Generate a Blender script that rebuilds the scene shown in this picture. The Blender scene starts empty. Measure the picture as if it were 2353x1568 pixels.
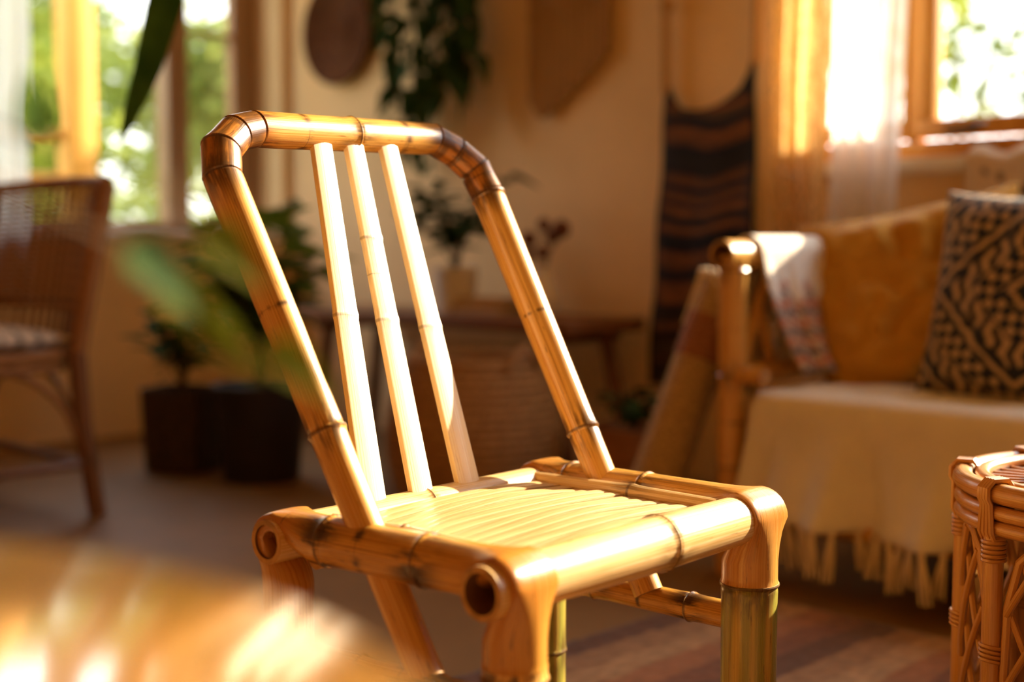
import bpy, bmesh, math, random
import numpy as np
from mathutils import Vector, Matrix, noise
random.seed(7)
sc = bpy.context.scene
PI = math.pi

# ------------------------------------------------------------------ camera, world, sun, exposure
cam_d = bpy.data.cameras.new('camera')
cam = bpy.data.objects.new('camera', cam_d)
sc.collection.objects.link(cam)
cam.location = (0, 0, .76)
cam.rotation_euler = (PI / 2 - .0732, 0, math.radians(45))
cam_d.sensor_width = 36
cam_d.lens = 3047 / 2353 * 36
cam_d.clip_start = .02
cam_d.dof.use_dof = True
cam_d.dof.focus_distance = 1.62
cam_d.dof.aperture_fstop = 1.75
sc.camera = cam

world = bpy.data.worlds.new('sky')
sc.world = world
world.use_nodes = True
wn = world.node_tree
bg = wn.nodes['Background']
tc = wn.nodes.new('ShaderNodeTexCoord')
sx = wn.nodes.new('ShaderNodeSeparateXYZ')
cr = wn.nodes.new('ShaderNodeValToRGB')
cr.color_ramp.elements[0].position = 0.0
cr.color_ramp.elements[0].color = (1, .97, .90, 1)
cr.color_ramp.elements[1].position = .7
cr.color_ramp.elements[1].color = (.72, .86, 1, 1)
wn.links.new(tc.outputs['Generated'], sx.inputs[0])
wn.links.new(sx.outputs['Z'], cr.inputs[0])
wn.links.new(cr.outputs[0], bg.inputs[0])
bg.inputs[1].default_value = 3.7

SUN_AZ, SUN_EL = math.radians(77.3), math.radians(25)
sun_d = bpy.data.lights.new('sun', 'SUN')
sun = bpy.data.objects.new('sun', sun_d)
sc.collection.objects.link(sun)
sun_d.energy = 20
sun_d.color = (1, .81, .57)
sun_d.angle = math.radians(.6)
Ldir = Vector((math.cos(SUN_AZ) * math.cos(SUN_EL), math.sin(SUN_AZ) * math.cos(SUN_EL), math.sin(SUN_EL)))
sun.rotation_euler = Ldir.to_track_quat('Z', 'Y').to_euler()

sc.view_settings.view_transform = 'Standard'
sc.view_settings.look = 'None'
sc.view_settings.gamma = 1
sc.view_settings.use_curve_mapping = False
sc.view_settings.exposure = 0.44
try:
    sc.cycles.use_denoising = True
    sc.cycles.max_bounces = 8
    sc.cycles.diffuse_bounces = 5
    sc.cycles.glossy_bounces = 3
    sc.cycles.transmission_bounces = 4
    sc.cycles.transparent_max_bounces = 16
    sc.cycles.sample_clamp_indirect = 6
    sc.cycles.caustics_reflective = False
    sc.cycles.caustics_refractive = False
except Exception:
    pass

# ------------------------------------------------------------------ helpers: objects
COL = sc.collection


def tag(o, label=None, cat=None, group=None, kind=None):
    if label: o['label'] = label
    if cat: o['category'] = cat
    if group: o['group'] = group
    if kind: o['kind'] = kind
    return o


def empty(name, loc=(0, 0, 0), rz=0.0, label=None, cat=None, group=None, kind=None):
    o = bpy.data.objects.new(name, None)
    o.empty_display_size = .05
    COL.objects.link(o)
    o.location = loc
    o.rotation_euler = (0, 0, rz)
    return tag(o, label, cat, group, kind)


class MB:
    """collects vertices and faces, with optional per-vertex fibre coordinate, node distance, toast and colour"""

    def __init__(s):
        s.v, s.f, s.m, s.fib, s.nd, s.toast, s.col = [], [], [], [], [], [], []

    def vert(s, p, fib=(0, 0, 0), nd=1.0, toast=0.0, col=None):
        s.v.append(tuple(p)); s.fib.append(fib); s.nd.append(nd); s.toast.append(toast); s.col.append(col or (1, 1, 1))
        return len(s.v) - 1

    def face(s, idx, m=0):
        s.f.append(tuple(idx)); s.m.append(m)

    def mesh(s, name, mats, smooth=True, angle=32):
        me = bpy.data.meshes.new(name)
        me.from_pydata(s.v, [], s.f)
        for m in (mats if isinstance(mats, (list, tuple)) else [mats]):
            me.materials.append(m)
        me.polygons.foreach_set('material_index', s.m)
        n = len(s.v)
        a = me.attributes.new('fib', 'FLOAT_VECTOR', 'POINT'); a.data.foreach_set('vector', np.array(s.fib, 'f').ravel())
        if any(x < .99 for x in s.nd):
            a = me.attributes.new('nd', 'FLOAT', 'POINT'); a.data.foreach_set('value', np.array(s.nd, 'f'))
        else:
            a = me.attributes.new('nd', 'FLOAT', 'POINT'); a.data.foreach_set('value', np.ones(n, 'f'))
        a = me.attributes.new('toast', 'FLOAT', 'POINT'); a.data.foreach_set('value', np.array(s.toast, 'f'))
        if any(c != (1, 1, 1) for c in s.col):
            c4 = np.ones((n, 4), 'f'); c4[:, :3] = np.array(s.col, 'f')
            a = me.color_attributes.new('col', 'FLOAT_COLOR', 'POINT'); a.data.foreach_set('color', c4.ravel())
        if smooth:
            me.polygons.foreach_set('use_smooth', [True] * len(me.polygons))
            if angle: me.set_sharp_from_angle(angle=math.radians(angle))
        me.update()
        return me

    def build(s, name, mats, parent=None, smooth=True, angle=32, loc=None):
        me = s.mesh(name, mats, smooth, angle)
        o = bpy.data.objects.new(name, me)
        COL.objects.link(o)
        if parent: o.parent = parent
        if loc: o.location = loc
        return o

    # shapes -----------------------------------------------------------
    def box(s, a, b, m=0, bev=0.0):
        x0, y0, z0 = a; x1, y1, z1 = b
        if bev <= 0:
            i = [s.vert(p, fib=p) for p in ((x0, y0, z0), (x1, y0, z0), (x1, y1, z0), (x0, y1, z0), (x0, y0, z1), (x1, y0, z1), (x1, y1, z1), (x0, y1, z1))]
            for q in ((3, 2, 1, 0), (4, 5, 6, 7), (0, 1, 5, 4), (1, 2, 6, 5), (2, 3, 7, 6), (3, 0, 4, 7)):
                s.face([i[k] for k in q], m)
            return
        bm = bmesh.new()
        bmesh.ops.create_cube(bm, size=1, matrix=Matrix.Translation(((x0 + x1) / 2, (y0 + y1) / 2, (z0 + z1) / 2)) @ Matrix.Diagonal((x1 - x0, y1 - y0, z1 - z0, 1)))
        bmesh.ops.bevel(bm, geom=list(bm.edges), offset=bev, segments=2, affect='EDGES', profile=.5)
        s.bm(bm, m)

    def bm(s, bm, m=0):
        bm.verts.ensure_lookup_table(); bm.verts.index_update()
        o = len(s.v)
        for v in bm.verts: s.vert(v.co, fib=tuple(v.co))
        for f in bm.faces: s.face([o + v.index for v in f.verts], m)
        bm.free()

    def tube(s, pts, r, seg=8, caps=True, m=0, closed=False, fs=1.0):
        pts = [Vector(p) for p in pts]
        n = len(pts)
        rr = r if isinstance(r, (list, tuple)) else [r] * n
        ref = None; rings = []; L = 0
        for i, p in enumerate(pts):
            if closed: t = pts[(i + 1) % n] - pts[i - 1]
            else: t = pts[min(i + 1, n - 1)] - pts[max(i - 1, 0)]
            t.normalize()
            if ref is None:
                ref = t.orthogonal().normalized()
            ref = (ref - t * ref.dot(t)).normalized()
            b = t.cross(ref)
            if i: L += (p - pts[i - 1]).length
            rings.append([s.vert(p + (ref * math.cos(2 * PI * k / seg) + b * math.sin(2 * PI * k / seg)) * rr[i], fib=(math.cos(2 * PI * k / seg), math.sin(2 * PI * k / seg), L * fs)) for k in range(seg)])
        for i in range(n if closed else n - 1):
            A, B = rings[i], rings[(i + 1) % n]
            for k in range(seg):
                s.face((A[k], A[(k + 1) % seg], B[(k + 1) % seg], B[k]), m)
        if caps and not closed:
            s.face(rings[0][::-1], m); s.face(rings[-1], m)
        return rings

    def lathe(s, prof, seg=32, c=(0, 0, 0), m=0, cap=False, mfn=None):
        rings = []
        for r, z in prof:
            rings.append([s.vert((c[0] + r * math.cos(2 * PI * k / seg), c[1] + r * math.sin(2 * PI * k / seg), c[2] + z), fib=(math.cos(2 * PI * k / seg), math.sin(2 * PI * k / seg), z)) for k in range(seg)])
        for i in range(len(rings) - 1):
            A, B = rings[i], rings[i + 1]
            mm = mfn(i) if mfn else m
            for k in range(seg):
                s.face((A[k], A[(k + 1) % seg], B[(k + 1) % seg], B[k]), mm)
        if cap:
            s.face(rings[0][::-1], m); s.face(rings[-1], m)

    def grid(s, nu, nv, fn, m=0, colfn=None):
        idx = [[None] * (nv + 1) for _ in range(nu + 1)]
        for i in range(nu + 1):
            for j in range(nv + 1):
                u, v = i / nu, j / nv
                p = fn(u, v)
                idx[i][j] = s.vert(p, fib=(u, v, 0), col=colfn(u, v) if colfn else None)
        for i in range(nu):
            for j in range(nv):
                s.face((idx[i][j], idx[i + 1][j], idx[i + 1][j + 1], idx[i][j + 1]), m)
        return idx


def solid(o, t, offset=0):
    md = o.modifiers.new('thick', 'SOLIDIFY'); md.thickness = t; md.offset = offset
    return o


def copy_part(o, parent, name=None, loc=None, rot=None, scale=None):
    c = o.copy(); COL.objects.link(c); c.parent = parent
    if loc is not None: c.location = loc
    if rot is not None: c.rotation_euler = rot
    if scale is not None: c.scale = scale
    return c


# ------------------------------------------------------------------ helpers: materials
def newmat(name):
    m = bpy.data.materials.new(name); m.use_nodes = True
    nt = m.node_tree
    return m, nt, nt.nodes['Principled BSDF'], nt.nodes['Material Output']


def N(nt, t, **kw):
    n = nt.nodes.new(t)
    for k, v in kw.items():
        if k == 'inp':
            for a, b in v.items(): n.inputs[a].default_value = b
        else: setattr(n, k, v)
    return n


def mathn(nt, op, a, b=None, c=None, clamp=False):
    n = nt.nodes.new('ShaderNodeMath'); n.operation = op; n.use_clamp = clamp
    for i, x in enumerate((a, b, c)):
        if x is None: continue
        if isinstance(x, (int, float)): n.inputs[i].default_value = x
        else: nt.links.new(x, n.inputs[i])
    return n.outputs[0]


def mixc(nt, fac, a, b, blend='MIX'):
    n = nt.nodes.new('ShaderNodeMix'); n.data_type = 'RGBA'; n.blend_type = blend
    for sock, x in ((n.inputs[0], fac), (n.inputs[6], a), (n.inputs[7], b)):
        if isinstance(x, (int, float)): sock.default_value = x
        elif isinstance(x, tuple): sock.default_value = (*x, 1) if len(x) == 3 else x
        else: nt.links.new(x, sock)
    return n.outputs[2]


def noise_at(nt, vec, scale3, detail=3, rough=.55):
    mp = N(nt, 'ShaderNodeVectorMath', operation='MULTIPLY'); nt.links.new(vec, mp.inputs[0]); mp.inputs[1].default_value = scale3
    n = N(nt, 'ShaderNodeTexNoise', inp={'Scale': 1.0, 'Detail': detail, 'Roughness': rough}); nt.links.new(mp.outputs[0], n.inputs['Vector'])
    return n.outputs['Fac']


def sstep(nt, x, a, b):
    n = N(nt, 'ShaderNodeMapRange', interpolation_type='SMOOTHSTEP'); nt.links.new(x, n.inputs[0])
    n.inputs[1].default_value = a; n.inputs[2].default_value = b
    return n.outputs[0]


def bamboo(name, light, mid, toastc=(.42, .13, .015), rough=.27, stain=1.0, coat=.5, line=.80, seed=0.0, green=None):
    m, nt, bs, out = newmat(name)
    fb = N(nt, 'ShaderNodeAttribute', attribute_name='fib').outputs['Vector']
    nd = N(nt, 'ShaderNodeAttribute', attribute_name='nd').outputs['Fac']
    to = N(nt, 'ShaderNodeAttribute', attribute_name='toast').outputs['Fac']
    off = N(nt, 'ShaderNodeVectorMath', operation='ADD'); nt.links.new(fb, off.inputs[0]); off.inputs[1].default_value = (seed, seed * 1.7, seed * .31)
    fb2 = off.outputs[0]
    fine = noise_at(nt, fb2, (14, 14, 2.2), 4, .65)
    broad = noise_at(nt, fb2, (1.6, 1.6, 7), 3)
    spots = noise_at(nt, fb2, (7, 7, 24), 4, .6)
    streak = noise_at(nt, fb2, (8, 8, 5), 2, .5)
    c = mixc(nt, sstep(nt, fine, .36, .66), mid, light)
    c = mixc(nt, mathn(nt, 'MULTIPLY', sstep(nt, broad, .45, .8), .55), c, tuple(x * y for x, y in zip(mid, (.82, .72, .55))))
    if green:
        c = mixc(nt, mathn(nt, 'MULTIPLY', sstep(nt, noise_at(nt, fb2, (2.2, 2.2, 3), 2), .35, .62), .85), c, green)
    c = mixc(nt, mathn(nt, 'MULTIPLY', to, mathn(nt, 'ADD', mathn(nt, 'MULTIPLY', fine, .9), .35), clamp=True), c, toastc)
    # dark specks and streaks of the skin
    c = mixc(nt, mathn(nt, 'MULTIPLY', sstep(nt, spots, .63, .70), .75 * stain), c, (.10, .035, .008))
    c = mixc(nt, mathn(nt, 'MULTIPLY', sstep(nt, streak, .60, .72), .55 * stain), c, (.22, .09, .02))
    # node: thin dark line and smoky stain round it
    an = mathn(nt, 'ABSOLUTE', nd)
    ln_ = mathn(nt, 'SUBTRACT', 1.0, sstep(nt, an, .0008, .0032))
    smoke = mathn(nt, 'MULTIPLY', mathn(nt, 'SUBTRACT', 1.0, sstep(nt, an, .002, .050)), sstep(nt, noise_at(nt, fb2, (1.7, 1.7, 12), 5, .65), .42, .56))
    c = mixc(nt, mathn(nt, 'MULTIPLY', smoke, .85 * stain), c, (.06, .022, .006))
    c = mixc(nt, mathn(nt, 'MULTIPLY', ln_, line), c, (.10, .04, .012))
    nt.links.new(c, bs.inputs['Base Color'])
    nt.links.new(mathn(nt, 'ADD', mathn(nt, 'MULTIPLY', fine, .22), rough - .09), bs.inputs['Roughness'])
    bs.inputs['Coat Weight'].default_value = coat
    bs.inputs['Coat Roughness'].default_value = .18
    bp = N(nt, 'ShaderNodeBump', inp={'Strength': .22, 'Distance': .002}); nt.links.new(fine, bp.inputs['Height'])
    nt.links.new(bp.outputs[0], bs.inputs['Normal'])
    return m


def simple(name, col, rough=.6, nscale=None, namp=.25, bump=0, coords='Object', spec=.5, coat=0, sheen=0):
    m, nt, bs, out = newmat(name)
    bs.inputs['Roughness'].default_value = rough
    bs.inputs['Specular IOR Level'].default_value = spec
    bs.inputs['Coat Weight'].default_value = coat
    bs.inputs['Sheen Weight'].default_value = sheen
    tcx = N(nt, 'ShaderNodeTexCoord').outputs[coords]
    ns = nscale or (6, 6, 6)
    f = noise_at(nt, tcx, ns, 4)
    c = mixc(nt, sstep(nt, f, .3, .7), tuple(x * (1 - namp) for x in col), tuple(min(1, x * (1 + namp * .6)) for x in col))
    nt.links.new(c, bs.inputs['Base Color'])
    if bump:
        bp = N(nt, 'ShaderNodeBump', inp={'Strength': bump, 'Distance': .01}); nt.links.new(f, bp.inputs['Height']); nt.links.new(bp.outputs[0], bs.inputs['Normal'])
    return m


def fabric(name, col=None, rough=.9, weave=400, trans=0.0, amp=.2, sheen=.2):
    """woven cloth; colour from a plain colour or from the printed 'col' attribute"""
    m, nt, bs, out = newmat(name)
    tcx = N(nt, 'ShaderNodeTexCoord').outputs['Object']
    f = noise_at(nt, tcx, (weave, weave, weave), 2)
    f2 = noise_at(nt, tcx, (9, 9, 9), 3)
    if col: base = mixc(nt, 0.0, col, col)
    else: base = N(nt, 'ShaderNodeAttribute', attribute_name='col').outputs['Color']
    k = mathn(nt, 'ADD', mathn(nt, 'MULTIPLY', f, amp), mathn(nt, 'ADD', mathn(nt, 'MULTIPLY', f2, amp), 1 - amp))
    cc = N(nt, 'ShaderNodeCombineColor')
    for i in range(3): nt.links.new(k, cc.inputs[i])
    c = mixc(nt, 1.0, base, cc.outputs[0], 'MULTIPLY')
    nt.links.new(c, bs.inputs['Base Color'])
    bs.inputs['Roughness'].default_value = rough
    bs.inputs['Specular IOR Level'].default_value = .2
    bs.inputs['Sheen Weight'].default_value = sheen
    bp = N(nt, 'ShaderNodeBump', inp={'Strength': .5, 'Distance': .003}); nt.links.new(f, bp.inputs['Height']); nt.links.new(bp.outputs[0], bs.inputs['Normal'])
    if trans:
        tr = N(nt, 'ShaderNodeBsdfTranslucent'); nt.links.new(c, tr.inputs[0])
        mx = N(nt, 'ShaderNodeMixShader', inp={0: trans}); nt.links.new(bs.outputs[0], mx.inputs[1]); nt.links.new(tr.outputs[0], mx.inputs[2])
        nt.links.new(mx.outputs[0], out.inputs[0])
    return m


def sheer(name, col, holes, scale3, trans=.55):
    """thin curtain cloth: part diffuse, part translucent, with open weave holes"""
    m, nt, bs, out = newmat(name)
    tcx = N(nt, 'ShaderNodeTexCoord').outputs['Object']
    nt.nodes.remove(bs)
    d = N(nt, 'ShaderNodeBsdfDiffuse', inp={0: (*col, 1)}); t = N(nt, 'ShaderNodeBsdfTranslucent', inp={0: (*col, 1)}); tp = N(nt, 'ShaderNodeBsdfTransparent')
    mx = N(nt, 'ShaderNodeMixShader', inp={0: trans}); nt.links.new(d.outputs[0], mx.inputs[1]); nt.links.new(t.outputs[0], mx.inputs[2])
    f = noise_at(nt, tcx, scale3, 1)
    m2 = N(nt, 'ShaderNodeMixShader'); nt.links.new(mathn(nt, 'MULTIPLY', sstep(nt, f, .5, .62), holes), m2.inputs[0])
    nt.links.new(mx.outputs[0], m2.inputs[1]); nt.links.new(tp.outputs[0], m2.inputs[2])
    nt.links.new(m2.outputs[0], out.inputs[0])
    return m


def leafmat(name, col, col2, trans=.35, rough=.7):
    m, nt, bs, out = newmat(name)
    tcx = N(nt, 'ShaderNodeTexCoord').outputs['Object']
    f = noise_at(nt, tcx, (7, 7, 7), 2)
    c = mixc(nt, sstep(nt, f, .35, .65), col, col2)
    nt.links.new(c, bs.inputs['Base Color']); bs.inputs['Roughness'].default_value = rough; bs.inputs['Specular IOR Level'].default_value = .06
    tr = N(nt, 'ShaderNodeBsdfTranslucent'); nt.links.new(c, tr.inputs[0])
    mx = N(nt, 'ShaderNodeMixShader', inp={0: trans}); nt.links.new(bs.outputs[0], mx.inputs[1]); nt.links.new(tr.outputs[0], mx.inputs[2])
    nt.links.new(mx.outputs[0], out.inputs[0])
    return m


def woodmat(name, a, b, rough=.35, scale3=(1.5, 30, 30), coat=.2):
    m, nt, bs, out = newmat(name)
    tcx = N(nt, 'ShaderNodeTexCoord').outputs['Object']
    f = noise_at(nt, tcx, scale3, 5, .6)
    nt.links.new(mixc(nt, sstep(nt, f, .3, .7), a, b), bs.inputs['Base Color'])
    bs.inputs['Roughness'].default_value = rough; bs.inputs['Coat Weight'].default_value = coat; bs.inputs['Coat Roughness'].default_value = .15
    return m


def weavemat(name, a, b, su=60, sv=60, rough=.7, attr=True):
    m, nt, bs, out = newmat(name)
    fb = N(nt, 'ShaderNodeTexCoord').outputs['Object']
    mp = N(nt, 'ShaderNodeVectorMath', operation='MULTIPLY'); nt.links.new(fb, mp.inputs[0]); mp.inputs[1].default_value = (su, su, sv)
    ch = N(nt, 'ShaderNodeTexNoise', inp={'Scale': 1.0, 'Detail': 1.0}); nt.links.new(mp.outputs[0], ch.inputs['Vector'])
    nt.links.new(mixc(nt, sstep(nt, ch.outputs['Fac'], .38, .62), a, b), bs.inputs['Base Color'])
    bs.inputs['Roughness'].default_value = rough
    bp = N(nt, 'ShaderNodeBump', inp={'Strength': .6, 'Distance': .004}); nt.links.new(ch.outputs['Fac'], bp.inputs['Height']); nt.links.new(bp.outputs[0], bs.inputs['Normal'])
    return m


M = {}
M['bam'] = bamboo('bamboo_honey', (.82, .49, .14), (.56, .25, .035))
M['bam2'] = bamboo('bamboo_straw', (.86, .62, .32), (.66, .40, .13), seed=3.1, stain=.7)
M['bam3'] = bamboo('bamboo_side_rail', (.72, .39, .075), (.46, .20, .02), seed=8.7, stain=1.25)
M['bamg'] = bamboo('bamboo_green_leg', (.60, .42, .09), (.46, .29, .045), seed=5.2, green=(.26, .25, .04), stain=.9)
M['lath'] = bamboo('bamboo_pale_lath', (.92, .78, .54), (.84, .64, .36), seed=1.3, stain=.25, rough=.36, coat=.25, line=.5)
M['seat'] = bamboo('bamboo_seat_strip', (.72, .51, .27), (.50, .30, .105), seed=2.2, stain=.45, rough=.36, coat=.25)
M['sofa_bam'] = bamboo('bamboo_daybed', (.74, .40, .09), (.60, .28, .04), seed=6.6, stain=.6)
M['cut'] = simple('bamboo_cut_end', (.50, .27, .09), .7, (60, 60, 60), .3)
M['hollow'] = simple('bamboo_inside', (.20, .085, .03), .9, (30, 30, 30), .3)
M['rattan'] = bamboo('rattan_cane', (.66, .34, .10), (.52, .23, .05), seed=9.4, stain=.35, coat=.6)
M['rattan_dk'] = bamboo('rattan_cane_dark', (.24, .095, .022), (.14, .05, .012), seed=4.4, stain=.4, coat=0, rough=.5)
M['wicker'] = bamboo('wicker_strand', (.40, .18, .045), (.24, .095, .022), seed=7.4, stain=.4, coat=0, rough=.55)
M['wall'] = simple('plaster_wall', (.90, .635, .33), .85, (2.2, 2.2, 2.2), .07, .05, spec=.2)
M['wall_bk'] = simple('plaster_wall_ochre', (.82, .50, .19), .9, (2, 2, 2), .08)
M['ceil'] = simple('plaster_ceiling', (.86, .58, .28), .9, (2, 2, 2), .05)
M['reveal'] = simple('plaster_reveal', (.80, .68, .52), .85, (3, 3, 3), .06)
M['sill'] = simple('sill_white_paint', (.84, .78, .70), .6, (5, 5, 5), .08)
M['frame'] = woodmat('window_wood', (.66, .29, .04), (.80, .40, .07), .4, (20, 20, 2))
M['frame_dk'] = woodmat('window_wood_brown', (.34, .19, .09), (.46, .28, .15), .55, (20, 20, 2), 0)  # duller, browner wood than the daybed window frame
M['post_out'] = woodmat('timber_post', (.74, .34, .045), (.90, .46, .08), .6, (14, 14, 1.5), 0)
M['floor'] = simple('floor_polished_concrete', (.27, .145, .055), .55, (1.6, 1.6, 1.6), .25, 0, spec=.3)
M['table'] = woodmat('tabletop_honey_wood', (.21, .095, .015), (.30, .145, .028), .10, (14, 1.2, 14), 1.0)
M['dark_wood'] = woodmat('bench_dark_wood', (.16, .06, .02), (.28, .11, .035), .5, (1.5, 22, 22), 0)
M['cream'] = fabric('throw_cream', (.88, .80, .68), amp=.25)
M['mattress'] = fabric('mattress_linen', (.70, .56, .40))
M['mustard'] = fabric('cushion_mustard', (.56, .27, .025), weave=260)
M['print'] = fabric('printed_cloth', None, weave=300)
M['rug'] = fabric('rug_wool', None, weave=220, amp=.5, rough=1)
M['sheer'] = sheer('curtain_sheer_white', (.95, .91, .84), .25, (900, 900, 900), .75)
M['lace'] = sheer('curtain_lace_gold', (.80, .55, .24), .55, (75, 75, 38), .6)
M['cord'] = fabric('cotton_cord', (.46, .25, .075), weave=200)
M['cord_dk'] = fabric('cotton_cord_dark', (.36, .18, .05), weave=200)  # deeper cord colour, mixed among the strands of the wall hanging
M['cord_lt'] = fabric('cotton_cord_light', (.78, .62, .42), weave=200)
M['basket'] = weavemat('basket_brown_coil', (.075, .020, .002), (.15, .045, .005), 60, 60, .95)
M['basket_lt'] = weavemat('basket_seagrass', (.34, .17, .06), (.52, .29, .11), 70, 110)
M['basket_dk'] = weavemat('planter_dark_weave', (.035, .018, .009), (.075, .04, .02), 70, 110)
M['mat_roll'] = weavemat('jute_mat', (.34, .21, .08), (.50, .33, .14), 90, 160)
M['mat_band'] = weavemat('jute_mat_rust_band', (.24, .085, .03), (.34, .13, .05), 90, 160)
M['ceramic'] = simple('ceramic_white', (.86, .80, .72), .35, (8, 8, 8), .06)
M['terra'] = simple('terracotta', (.40, .17, .07), .8, (12, 12, 12), .2)
M['soil'] = simple('potting_soil', (.03, .018, .01), 1, (60, 60, 60), .5)
M['black_pot'] = simple('pot_black_glaze', (.018, .012, .009), .5, (10, 10, 10), .2)
M['leaf'] = leafmat('leaf_green', (.025, .065, .008), (.065, .13, .014))
M['leaf_y'] = leafmat('leaf_yellow_green', (.075, .10, .008), (.15, .16, .012), .45)
M['leaf_mid'] = leafmat('leaf_mid_green', (.07, .13, .012), (.17, .23, .022), .4)
M['leaf_dk'] = leafmat('leaf_dark', (.018, .045, .012), (.045, .085, .018), .15)
M['leaf_out'] = leafmat('leaf_outdoor', (.10, .15, .02), (.26, .29, .045), .45, .6)
M['leaf_out2'] = leafmat('leaf_outdoor_pale', (.22, .27, .065), (.42, .44, .12), .5, .6)
M['leaf_out3'] = leafmat('leaf_outdoor_olive', (.035, .065, .012), (.11, .14, .025), .4, .6)
M['stem'] = simple('stem_brown', (.14, .09, .03), .8, (30, 30, 30), .3)
M['trunk'] = simple('bark', (.20, .14, .09), .95, (10, 10, 4), .4, .5)
M['dry'] = simple('dried_flower', (.16, .05, .02), .9, (60, 60, 60), .4)
M['book1'] = simple('book_cover_ochre', (.55, .26, .06), .6, (4, 4, 4), .1)
M['book2'] = simple('book_cover_rust', (.34, .12, .04), .6, (4, 4, 4), .1)
M['page'] = simple('book_pages', (.70, .56, .38), .9, (4, 4, 200), .2)
M['grass'] = simple('lawn', (.20, .24, .06), 1, (3, 3, 3), .35)
M['metal'] = simple('dark_iron', (.04, .035, .03), .45, (20, 20, 20), .2)
M['green_glass'] = simple('vase_glazed_green', (.10, .16, .09), .2, (6, 6, 6), .15)

# pane of window glass: mostly clear, a little mirror
m, nt, bs, out = newmat('window_glass')
nt.nodes.remove(bs)
tp = N(nt, 'ShaderNodeBsdfTransparent', inp={0: (.97, .98, .98, 1)}); gl = N(nt, 'ShaderNodeBsdfGlossy', inp={0: (1, 1, 1, 1), 'Roughness': .03})
mx = N(nt, 'ShaderNodeMixShader', inp={0: .05}); nt.links.new(tp.outputs[0], mx.inputs[1]); nt.links.new(gl.outputs[0], mx.inputs[2]); nt.links.new(mx.outputs[0], out.inputs[0])
M['glass'] = m

# ------------------------------------------------------------------ the room
WX, WY, CEIL = -4.79, 3.43, 2.7       # inner faces of the window wall on the left and of the wall behind the daybed
XR, YF = 1.9, -2.0                    # walls behind the camera
TH = .26


def wall_with_hole(name, fixed, axis, u0, u1, hole, outward, mat, TH=TH):
    """wall slab with a rectangular opening; axis 'x' = wall runs along x at y=fixed"""
    b = MB()
    h0, h1, z0, z1 = hole if hole else (None,) * 4
    def put(a0, a1, c0, c1):
        t = fixed + outward * TH
        lo, hi = min(fixed, t), max(fixed, t)
        if axis == 'x': b.box((a0, lo, c0), (a1, hi, c1))
        else: b.box((lo, a0, c0), (hi, a1, c1))
    if hole:
        put(u0, h0, 0, CEIL); put(h1, u1, 0, CEIL); put(h0, h1, 0, z0); put(h0, h1, z1, CEIL)
    else: put(u0, u1, 0, CEIL)
    o = b.build(name, mat, smooth=False)
    tag(o, kind='structure')
    return o


B_HOLE = (-2.21, 1.35, 1.0, 2.60)      # opening behind the daybed
L_HOLE = (1.72, 3.385, .80, 2.42)      # opening in the left wall
wall_with_hole('wall_back', WY, 'x', WX - TH, XR + TH, B_HOLE, 1, M['wall'], .13)['label'] = 'warm plaster wall behind the daybed'
wall_with_hole('wall_left', WX, 'y', YF - TH, WY, L_HOLE, -1, M['wall'])['label'] = 'plaster wall with the wide window'
wall_with_hole('wall_right', XR, 'y', YF - TH, WY, None, 1, M['wall_bk'])
wall_with_hole('wall_front', YF, 'x', WX, XR, None, -1, M['wall_bk'])
b = MB(); b.box((WX - TH, YF - TH, -.12), (XR + TH, WY + TH, 0)); tag(b.build('floor', M['floor'], smooth=False), 'brown polished floor of the room', kind='structure')
b = MB(); b.box((WX - TH, YF - TH, CEIL), (XR + TH, WY + TH, CEIL + .1)); tag(b.build('ceiling', M['ceil'], smooth=False), kind='structure')
b = MB(); b.box((-40, -40, -.5), (40, 50, -.4)); tag(b.build('ground', M['grass'], smooth=False), 'lawn outside the house', kind='structure')

# window in the wall behind the daybed
w2 = empty('window_2', (0, 0, 0), label='orange wooden casement window above the daybed', kind='structure')
def bar(parent, name, a, b_, mat, bev=.004):
    k = MB(); k.box(a, b_, bev=bev); return k.build(name, mat, parent, angle=40)
yf0, yf1 = WY + .015, WY + .075
bar(w2, 'frame', (-2.21, yf0, 1.0), (1.35, yf1, 1.045), M['frame'])
bar(w2, 'frame', (-2.21, yf0, 2.56), (1.35, yf1, 2.60), M['frame'])
for xa in (-2.21, 1.30): bar(w2, 'frame', (xa, yf0, 1.045), (xa + .05, yf1, 2.56), M['frame'])
for xa in (-1.872, -.99, .70): bar(w2, 'mullion', (xa, yf0 - .004, 1.045), (xa + (.04 if xa > -1.5 else .027), yf1, 2.56), M['frame'])
for (xa, xb) in ((-2.16, -1.872), (-1.845, -.99), (-.95, .70), (.74, 1.30)):
    s = MB(); sw = .012 if xa < -2 else .056
    s.box((xa, yf0 - .012, 1.052), (xb, yf1 - .02, 1.102), bev=.004); s.box((xa, yf0 - .012, 2.50), (xb, yf1 - .02, 2.56), bev=.004)
    s.box((xa, yf0 - .012, 1.102), (xa + sw, yf1 - .02, 2.50), bev=.004); s.box((xb - sw, yf0 - .012, 1.102), (xb, yf1 - .02, 2.50), bev=.004)
    sash = s.build('sash', M['frame'], w2, angle=40)
    g = MB(); g.box((xa + sw - .006, yf0 + .012, 1.098), (xb - sw + .006, yf0 + .016, 2.506)); g.build('pane', M['glass'], sash, smooth=False)
bar(w2, 'sill', (-2.26, WY - .035, .955), (1.40, WY + .02, .998), M['sill'], .008)
k = MB(); k.box((-1.75, yf0 - .03, 1.062), (-1.66, yf0 - .011, 1.078), bev=.004); k.tube([(-1.665, yf0 - .02, 1.07), (-1.66, yf0 - .05, 1.075), (-1.62, yf0 - .055, 1.08)], .006, 8)
tag(k.build('casement_stay', M['metal'], w2), 'dark iron stay')

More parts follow.
